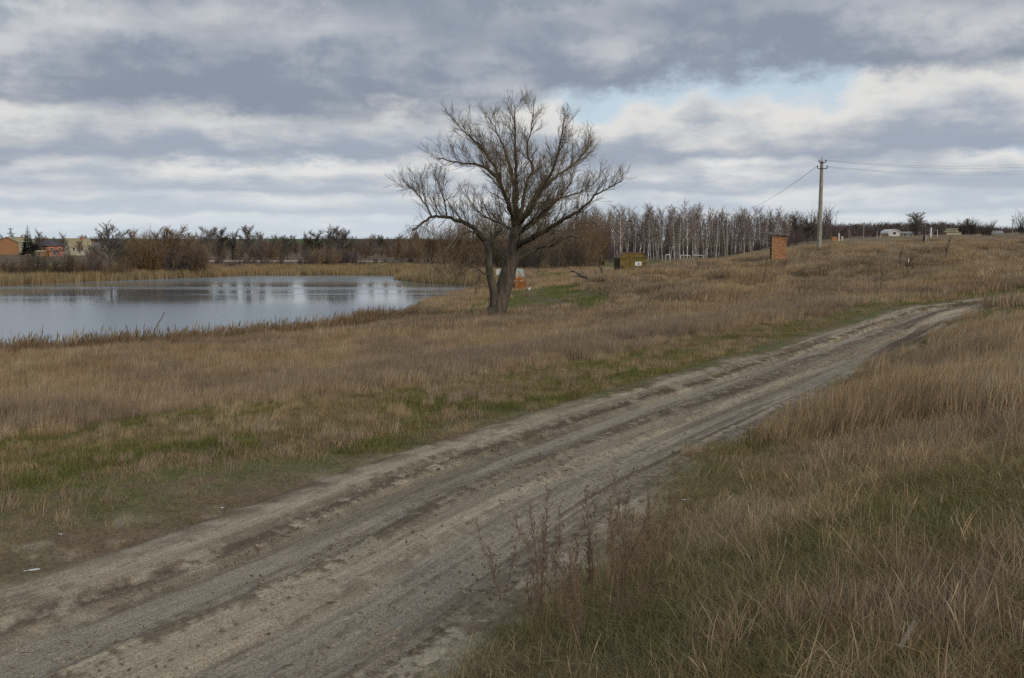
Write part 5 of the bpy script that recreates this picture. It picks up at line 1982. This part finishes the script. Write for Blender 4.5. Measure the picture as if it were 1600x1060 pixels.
# ---- brick outhouse ---------------------------------------------------------
def build_outhouse():
    d = 96.0
    g = ground_at(1217, d)
    g.z = at(1217, 403.5, d).z
    r = empty('brick_outhouse', g, 'narrow orange brick outhouse with a flat sloping roof', 'outhouse', None, math.radians(-11))
    w, dp, h = 1.42, 1.5, 2.25
    # front wall (towards us) and right wall of bricks, set on a mortar core
    core = MB()
    core.box(-w / 2 + .02, w / 2 - .02, .02, dp, -.5, h - .02)
    wall = core.build('wall', MAT['mortar'], r)
    bl, bh, jt = .25, .088, .014
    mb = MB()
    mb.box(0, bl, -.0, .05, 0, bh)
    full = mb.mesh('brick')
    mb = MB()
    mb.box(0, bl / 2 - jt / 2, -.0, .05, 0, bh)
    half = mb.mesh('brick')
    for m_ in (full, half):
        m_.materials.append(MAT['brick_orange'])
    rng = random.Random(3)
    rows = int((h - .02) / (bh + jt))
    for k in range(-4, rows):
        x = -w / 2
        first = True
        while x < w / 2 - .05:
            me = half if (k % 2 and first) or (x + bl > w / 2 + .02) else full
            L = (bl / 2 - jt / 2) if me is half else bl
            o = link('brick', me, None, wall)
            o.location = (x, -.025 + rng.uniform(-.006, .006), -.02 + k * (bh + jt))
            x += L + jt
            first = False
    # plank side with door, the left side's shade put into its dark colour
    for i in range(7):
        mb = MB()
        mb.box(-w / 2 - .05, -w / 2 + .012, .03 + i * .205, .03 + i * .205 + .19, -.4, h - .1)
        mb.build('plank', MAT['shaded_wood'], r)
    mb = MB()
    mb.box(-w / 2 - .085, -w / 2 - .052, .5, 1.15, -.2, 1.8)
    do = mb.build('door', MAT['shaded_wood'], r)
    mb = MB()
    mb.box(-w / 2 - .12, -w / 2 - .086, .56, .60, .8, .95)
    mb.build('handle', MAT['dark_metal'], do)
    mb = MB()
    mb.add([(-1.22, -.35, h + .20), (.98, -.35, h - .02), (.98, dp + .35, h - .02), (-1.22, dp + .35, h + .20), (-1.22, -.35, h + .29), (.98, -.35, h + .06), (.98, dp + .35, h + .06), (-1.22, dp + .35, h + .29)],
           [(0, 3, 2, 1), (4, 5, 6, 7), (0, 1, 5, 4), (1, 2, 6, 5), (2, 3, 7, 6), (3, 0, 4, 7)])
    mb.build('roof', MAT['roof_sheet'], r)


build_outhouse()


# ---- goals and the bar by the birch wood -------------------------------------
def build_goals():
    def goal(px, d, w, h, dep, rz, label, rr=.075):
        g = ground_at(px, d)
        g.z = at(px, 409, d).z
        r = empty('goal_frame', g, label, 'goal', 'small goals', rz)
        for s in (-1, 1):
            mb = MB()
            mb.tube([(s * w / 2, 0, -.4), (s * w / 2, 0, h)], (rr, rr), 6)
            mb.build('post', MAT['white_paint'], r)
            mb = MB()
            mb.tube([(s * w / 2, 0, h - .02), (s * w / 2, dep * .45, h - .04), (s * w / 2, dep, -.3)], (rr * .6, rr * .6, rr * .6), 5)
            mb.build('stay', MAT['grey_metal'], r)
        mb = MB()
        mb.tube([(-w / 2, 0, h), (w / 2, 0, h)], (rr, rr), 6)
        mb.build('crossbar', MAT['white_paint'], r)
    goal(1043.5, 272, 1.3, 1.9, 2.0, math.radians(14), 'narrow white goal seen almost from its side', .10)
    goal(1071, 272, 2.6, 1.75, .9, 0, 'white goal between the narrow one and the right-hand one')
    goal(1090.5, 270, 2.9, 1.75, .9, 0, 'rightmost white goal before the birch wood')
    r = empty('horizontal_bar', ground_at(1162, 268), 'long dark horizontal bar on posts before the birches', 'bar')
    b = r.location
    a, c = at(1146, 376.8, 268) - b, at(1179, 375.8, 268) - b
    mb = MB()
    mb.tube([a, c], (.06, .06), 5)
    mb.build('crossbar', MAT['dark_metal'], r)
    for p in (a, c):
        mb = MB()
        mb.tube([(p.x, p.y, -.5), p], (.05, .05), 5)
        mb.build('post', MAT['dark_metal'], r)


build_goals()


# ---- ochre van body -----------------------------------------------------------
def build_van_body():
    d = 128.0
    g = ground_at(990, d)
    g.z = at(990, 424, d).z
    r = empty('ochre_cabin', g, 'derelict ochre van body with rounded roof behind the grassy mound', 'cabin', None, math.radians(12))
    w, h, l = 3.75, 2.42, 2.3
    x = w / 2
    prof = [(-x, -.5), (x, -.5), (x, 1.75)]
    prof += [(x - .05 - (x - 1.15) * (t ** 1.0), 1.75 + (h - 1.75) * math.sin(t * math.pi / 2)) for t in (.25, .5, .75, 1.0)]
    prof += [(-x + .05 + (x - 1.15) * t, 1.75 + (h - 1.75) * math.sin(t * math.pi / 2)) for t in (1.0, .75, .5, .25)] + [(-x, 1.75)]
    mb = MB()
    mb.prism(prof, 0, l)
    mb.build('body', MAT['ochre_paint'], r)
    mb = MB()
    ro = [(p[0] * 1.015, p[1] + .03) for p in prof[2:]]
    mb.prism(ro + [(p[0] * 0.99, p[1] - .03) for p in prof[2:][::-1]], -.06, l + .06)
    mb.build('roof_rim', MAT['roof_brown'], r)
    mb = MB()
    mb.prism([(-x + .05, 1.62), (x - .05, 1.80), (x - .05, 1.85), (-x + .05, 1.67)], -.035, .0)
    mb.build('seam', MAT['khaki_dark'], r)
    mb = MB()
    mb.box(.20, 1.10, -.05, .0, .72, 1.26)
    mb.build('white_panel', MAT['white_paint'], r)
    mb = MB()
    mb.box(.62, .78, -.065, -.051, .82, 1.14)
    mb.build('grey_patch', MAT['roof_grey'], r)
    for cx, cz, s in ((1.50, .95, .17), (1.28, 2.22, .10), (-.60, 1.95, .09), (-1.55, .55, .17)):
        mb = MB()
        mb.tube([(cx, -.04, cz), (cx, .02, cz)], (s, s), 8)
        mb.build('rust_hole', MAT['khaki_dark'], r)
    for s in (-.6, .1):
        mb = MB()
        mb.box(s, s + .03, -.03, .0, -.2, 2.35)
        mb.build('rib', MAT['ochre_paint'], r)
    # torn, darker left end
    mb = MB()
    mb.box(-x - .09, -x - .002, .15, l - .1, -.5, 1.7)
    mb.build('door', MAT['khaki_dark'], r)
    mb = MB()
    rng = random.Random(8)
    for k in range(16):
        p = Vector((-x - rng.uniform(0, .3), rng.uniform(0, l), rng.uniform(.2, 1.9)))
        mb.tube(grow(rng, p, (rng.gauss(-.3, .4), rng.gauss(0, .4), 1), rng.uniform(.6, 1.3), 3, .25, .05), (.022, .016, .012, .008), 3)
    mb.build('creeper', MAT['dark_twig'], r)


build_van_body()


# ---- rusty iron kiosk behind the willow -----------------------------------------
def build_rusty():
    d = 106.0
    g = ground_at(800, d)
    g.z = at(800, 456.5, d).z
    r = empty('rusty_kiosk', g, 'rusted iron kiosk with peeling white and green paint behind the willow', 'kiosk')
    mb = MB()
    # body with a narrower upper half and sloping shoulders
    mb.prism([(-1.25, -.4), (1.50, -.4), (1.50, 1.20), (1.44, 1.22), (1.28, 2.35), (1.05, 2.48), (-1.2, 2.52), (-1.35, 2.4), (-1.30, 1.2)], 0, 2.4)
    mb.build('body', MAT['peeling_rust'], r)
    mb = MB()
    mb.box(-1.34, 1.56, -.05, 2.45, 1.14, 1.20)
    mb.build('belt', MAT['peeling_rust'], r)
    # open, arched hatch in the lower half
    mb = MB()
    A = np.linspace(0, math.pi / 2, 6)
    mb.prism([(-1.05, .05), (.30, .05)] + [(-.05 + .35 * math.cos(a), .72 + .38 * math.sin(a)) for a in A] + [(-1.05, 1.10)], -.03, .0)
    mb.build('hatch', MAT['rust_dark'], r)
    mb = MB()
    mb.tube([(.42, -.04, -.3), (.40, -.04, 1.13)], (.05, .05), 6)
    mb.build('upright', MAT['roof_tan'], r)
    mb = MB()
    mb.tube([(1.60, -.1, -.3), (1.60, -.1, 2.3)], (.035, .035), 5)
    mb.tube([(1.60, -.1, 2.28), (1.30, .1, 2.36)], (.03, .03), 5)
    mb.build('pipe', MAT['grey_metal'], r)
    mb = MB()
    mb.box(-1.75, -1.31, .1, 1.6, 1.9, 2.45)
    mb.build('side_panel', MAT['plaster_white'], r)
    g2 = ground_at(828, 104)
    mb = MB()
    mb.tube([(-.1, 0, 0), (-.08, 0, .16), (.0, .02, .28), (.1, 0, .2)], (.10, .14, .10, .04), 7)
    o = mb.build('white_bag', MAT['paper'])
    o.location = g2
    tag(o, 'crumpled white bag on the grass right of the rusty kiosk', 'bag')


simple('rust_dark', (0.13, 0.040, 0.018), 0.9, 0.4, 4.0)
build_rusty()


# ---- plank platform in the reeds ---------------------------------------------
def build_platform():
    d = 62.0
    c = at(532, 513, d)
    r = empty('fishing_platform', (c.x, c.y, 0.0), 'small weathered plank platform in the reeds at the shore', 'platform', None, math.radians(-4))
    zt = at(532, 509, d).z
    rng = random.Random(4)
    for i in range(9):
        mb = MB()
        y = -.85 + i * .19
        mb.box(-.88 + rng.uniform(-.06, .06), .80 + rng.uniform(-.06, .06), y, y + .172, zt - .05 - .05 * (9 - i) / 3 + rng.uniform(-.01, .01), zt - .05 * (9 - i) / 3)
        mb.build('plank', MAT['weathered_wood'], r)
    for sx in (-.8, .72):
        mb = MB()
        mb.box(sx, sx + .09, -.8, .8, zt - .26, zt - .17)
        mb.build('beam', MAT['weathered_wood'], r)
        for y in (-.75, .7):
            mb = MB()
            mb.tube([(sx + .04, y, -.9), (sx + .04, y, zt - .17)], (.055, .05), 6)
            mb.build('post', MAT['weathered_wood'], r)


build_platform()


# ---- dead stems, sticks, branches, litter ---------------------------------------
def stick(name, pts, r0, r1, label, cat, mat='stem_dark', sub=0, seed=1, group=None):
    """pts: world points, first one on the ground"""
    rng = random.Random(seed)
    base = Vector(pts[0])
    base.z = hz(base.x, base.y)
    r = empty(name, base, label, cat, group)
    P = [Vector(p) - base for p in pts]
    P[0].z = -.15
    Q = []
    for i in range(len(P) - 1):
        for k in range(3):
            Q.append(P[i].lerp(P[i + 1], k / 3) + Vector((rng.gauss(0, 1), rng.gauss(0, 1), 0)) * (0.012 * (P[-1] - P[0]).length if (i or k) else 0))
    Q.append(P[-1])
    mb = MB()
    mb.tube(Q, taper(r0, r1, len(Q)), 6)
    mb.build('stem', MAT[mat], r, True)
    if sub:
        mb = MB()
        for k in range(sub):
            p, tg = along(Q, rng.uniform(.25, .95))
            b = grow(rng, p, tg + rand_perp(rng, tg) * rng.uniform(.4, .8), (P[-1] - P[0]).length * rng.uniform(.1, .25), 3, .12, .03)
            mb.tube(b, taper(r1 * 1.1, r1 * .5, 4), 4, False)
        mb.build('side_twigs', MAT[mat], r)
    return r


def build_sticks():
    for pts, d, r0, lab, sub in [
            ([(1190, 452), (1194, 428), (1199, 408)], 74, .030, 'thin dark dead stem in the field below the brick outhouse', 3),
            ([(1404, 417), (1406, 402), (1411, 385)], 82, .045, 'dark dead stem standing left of the thin white stake', 4),
            ([(1412, 420), (1420, 411), (1430, 399)], 80, .032, 'slanting dead branch just right of the thin white stake', 5),
            ([(1478, 403), (1480, 390), (1485, 371)], 88, .055, 'thick dark dead stem in the field below the cream building', 5),
            ([(1355, 428), (1358, 418), (1363, 408)], 76, .025, 'short dark dead stem left of the other field stems', 4),
            ([(237, 541), (243, 515), (257, 487)], 53, .035, 'dark slanting dead stick rising above the near reeds', 0),
            ([(1418, 428), (1419, 420), (1419, 410)], 68, .02, 'short twiggy dead weed in front of the white stake', 6),
            ([(1517, 412), (1520, 402), (1526, 391)], 78, .02, 'faint dead stem right of the thick dark one', 4),
            ([(1377, 445), (1377, 436), (1378, 426)], 62, .02, 'short upright dead weed above the track bend', 6)]:
        W = [at(a, b, d) for a, b in pts]
        stick('dead_stem', W, r0, r0 * .45, lab, 'dead stem', 'stem_dark', sub, int(pts[0][0]), 'dead stems')
    W = [at(1419.5, 421, 80), at(1419.8, 404, 80)]
    stick('white_stake', W, .035, .03, 'thin white stake among the dead stems on the slope', 'stake', 'white_paint', 0, 3)
    # fallen branch and bent sapling at the edge of the green meadow
    W = [at(936, 441, 95), at(920, 436, 97), at(906, 431, 99), at(893, 423, 101)]
    W[0].z = hz(W[0].x, W[0].y) + .1
    stick('fallen_branch', W, .17, .06, 'long fallen branch lying at the meadow edge', 'branch', 'dark_bark', 7, 12)
    W = [at(943, 433, 98), at(939, 420, 98), at(932, 410, 98), at(926, 404, 98)]
    stick('bent_sapling', W, .09, .03, 'bent bare sapling left of the ochre van body', 'tree', 'dark_bark', 14, 14)
    W = [at(934, 436, 97), at(931, 428, 97), at(929, 421, 97)]
    stick('bent_sapling', W, .04, .015, 'low twiggy sapling beside the fallen branch', 'tree', 'dark_bark', 12, 15)
    # branch piece and dark stem in the right foreground
    a = Vector((4.05, 7.6, 0))


build_sticks()


def fore_ground(px, py):
    """where the sight line through a photo position meets the ground"""
    lo, hi = 2.0, 90.0
    p = None
    dd = np.linspace(2, 90, 900)
    pts = [at(px, py, float(q)) for q in dd]
    hh = H(np.array([p.x for p in pts]), np.array([p.y for p in pts]))
    for p, h in zip(pts, hh):
        if p.z <= h:
            return Vector((p.x, p.y, float(h)))
    return pts[-1]


def build_foreground():
    rng = random.Random(77)

    def weed(seed, h):
        """dry weed: a main stem with fine ascending side twigs and seed heads"""
        r = random.Random(seed)
        st, tw = MB(), MB()
        S = None
        for k in range(26 * 3):
            if k % 26 == 0:
                S = grow(r, (0, 0, -.05), (r.gauss(.06, .12), r.gauss(0, .12), 1), h * (1, .82, .65)[k // 26], 8, 0.05, 0.02)
                st.tube(S, taper(.0046, .0018, 9), 5)
            k = k % 26
            t = .28 + .72 * (k + r.random()) / 26
            p, tg = along(S, min(t, 1))
            b = grow(r, p, tg + rand_perp(r, tg) * r.uniform(.35, .8), h * r.uniform(.08, .22) * (1.25 - t), 4, .10, .10)
            tw.tube(b, taper(.0020, .0009, 5), 3, False)
            for j in range(4):
                q, t2 = along(b, r.uniform(.3, 1))
                b2 = grow(r, q, t2 + rand_perp(r, t2) * .7, h * r.uniform(.02, .05), 2, .1, .05)
                tw.tube(b2, (.0012, .0022, .0010), 3, False)
        return [('stem', st.mesh('stem'), 'stem_dry'), ('side_twigs', tw.mesh('side_twigs'), 'stem_dry')]
    W = [weed(500 + i, 1.0) for i in range(6)]
    spots = [(868, 1000, 850), (885, 985, 770), (905, 970, 830), (925, 950, 745), (938, 985, 800), (955, 930, 735), (968, 955, 770), (983, 905, 728), (996, 930, 760), (1012, 880, 742), (1025, 905, 780),
             (1040, 865, 760), (845, 960, 755), (850, 1010, 835), (860, 930, 775), (912, 1020, 840), (1003, 965, 815), (785, 940, 800), (975, 1000, 850), (1060, 840, 750), (1078, 822, 748), (895, 1035, 880)]
    spots.sort()
    words = ['tall', 'slim', 'branchy', 'leaning', 'upright']
    for i, (px, py, top) in enumerate(spots):
        g = fore_ground(px, py)
        h = max(.35, at(px, top, g.y).z - g.z)
        lab = 'dry branching weed beside the track, %s from the left in the foreground cluster' % (ORD[i] if i < 16 else ['sixth', 'fifth', 'fourth', 'third', 'second', 'last'][i - 16])
        if i >= 16:
            lab = 'dry branching weed beside the track, %s from the right in the foreground cluster' % (['sixth', 'fifth', 'fourth', 'third', 'second', 'first'][i - 16])
        plant(W[i % 6], 'dry_weed', g, lab, 'weed', 'foreground weeds', rng.uniform(0, 6), h)
    # weathered branch piece and dark stem on the right
    a, b = fore_ground(1404, 1042), fore_ground(1426, 1014)
    mid = (a + b) / 2
    r = empty('wood_piece', mid, 'short grey weathered stick lying in the right foreground grass', 'stick')
    mb = MB()
    d = (b - a)
    L = [a - mid + Vector((0, 0, .09)), (a + b) / 2 - mid + Vector((.01, 0, .13)), b - mid + Vector((0, 0, .16))]
    mb.tube(L, (.013, .016, .012), 7)
    mb.build('stem', MAT['weathered_wood'], r)
    g = fore_ground(1472, 1005)
    stick('dead_stem', [g, g + Vector((.01, 0, .2)), at(1480, 935, g.y)], .006, .003, 'thin dark dead stem upright in the right foreground', 'dead stem', 'stem_dark', 4, 9)
    # litter on the verge
    for px, py, s, el, lab in [(50, 897, .030, 2.6, 'white paper strip on the bare verge at the left edge'), (94, 839, .022, 1.2, 'white scrap on the verge, upper left of the paper strip'), (348, 798, .02, 1.3, 'tiny white scrap near the middle of the left verge'),
                               (139, 887, .016, 1.2, 'tiny pale scrap right of the paper strip'), (700, 703, .03, 1.2, 'white scrap on the road edge farther along'), (1072, 786, .035, 1.5, 'white scrap in the grass right of the track'),
                               (1420, 489, .09, 1.6, 'pale scrap lying in the muddy bend of the track')]:
        g = fore_ground(px, py)
        mb = MB()
        r = random.Random(int(px))
        n = 5
        vs = []
        for i in range(n):
            for j in (-1, 1):
                vs.append(((i / (n - 1) - .5) * 2 * s * el, j * s * .5 * r.uniform(.6, 1.1), r.uniform(0, .25) * s))
        vs += [(v[0], v[1], v[2] - .004) for v in vs]
        fs = [(2 * i, 2 * i + 2, 2 * i + 3, 2 * i + 1) for i in range(n - 1)] + [(2 * n + 2 * i, 2 * n + 2 * i + 1, 2 * n + 2 * i + 3, 2 * n + 2 * i + 2) for i in range(n - 1)]
        mb.add(vs, fs)
        o = mb.build('paper_scrap', MAT['paper'])
        o.location = g + Vector((0, 0, .03))
        o.rotation_euler = (0, 0, r.uniform(-.5, .5))
        tag(o, lab, 'litter', 'scraps of litter')


build_foreground()
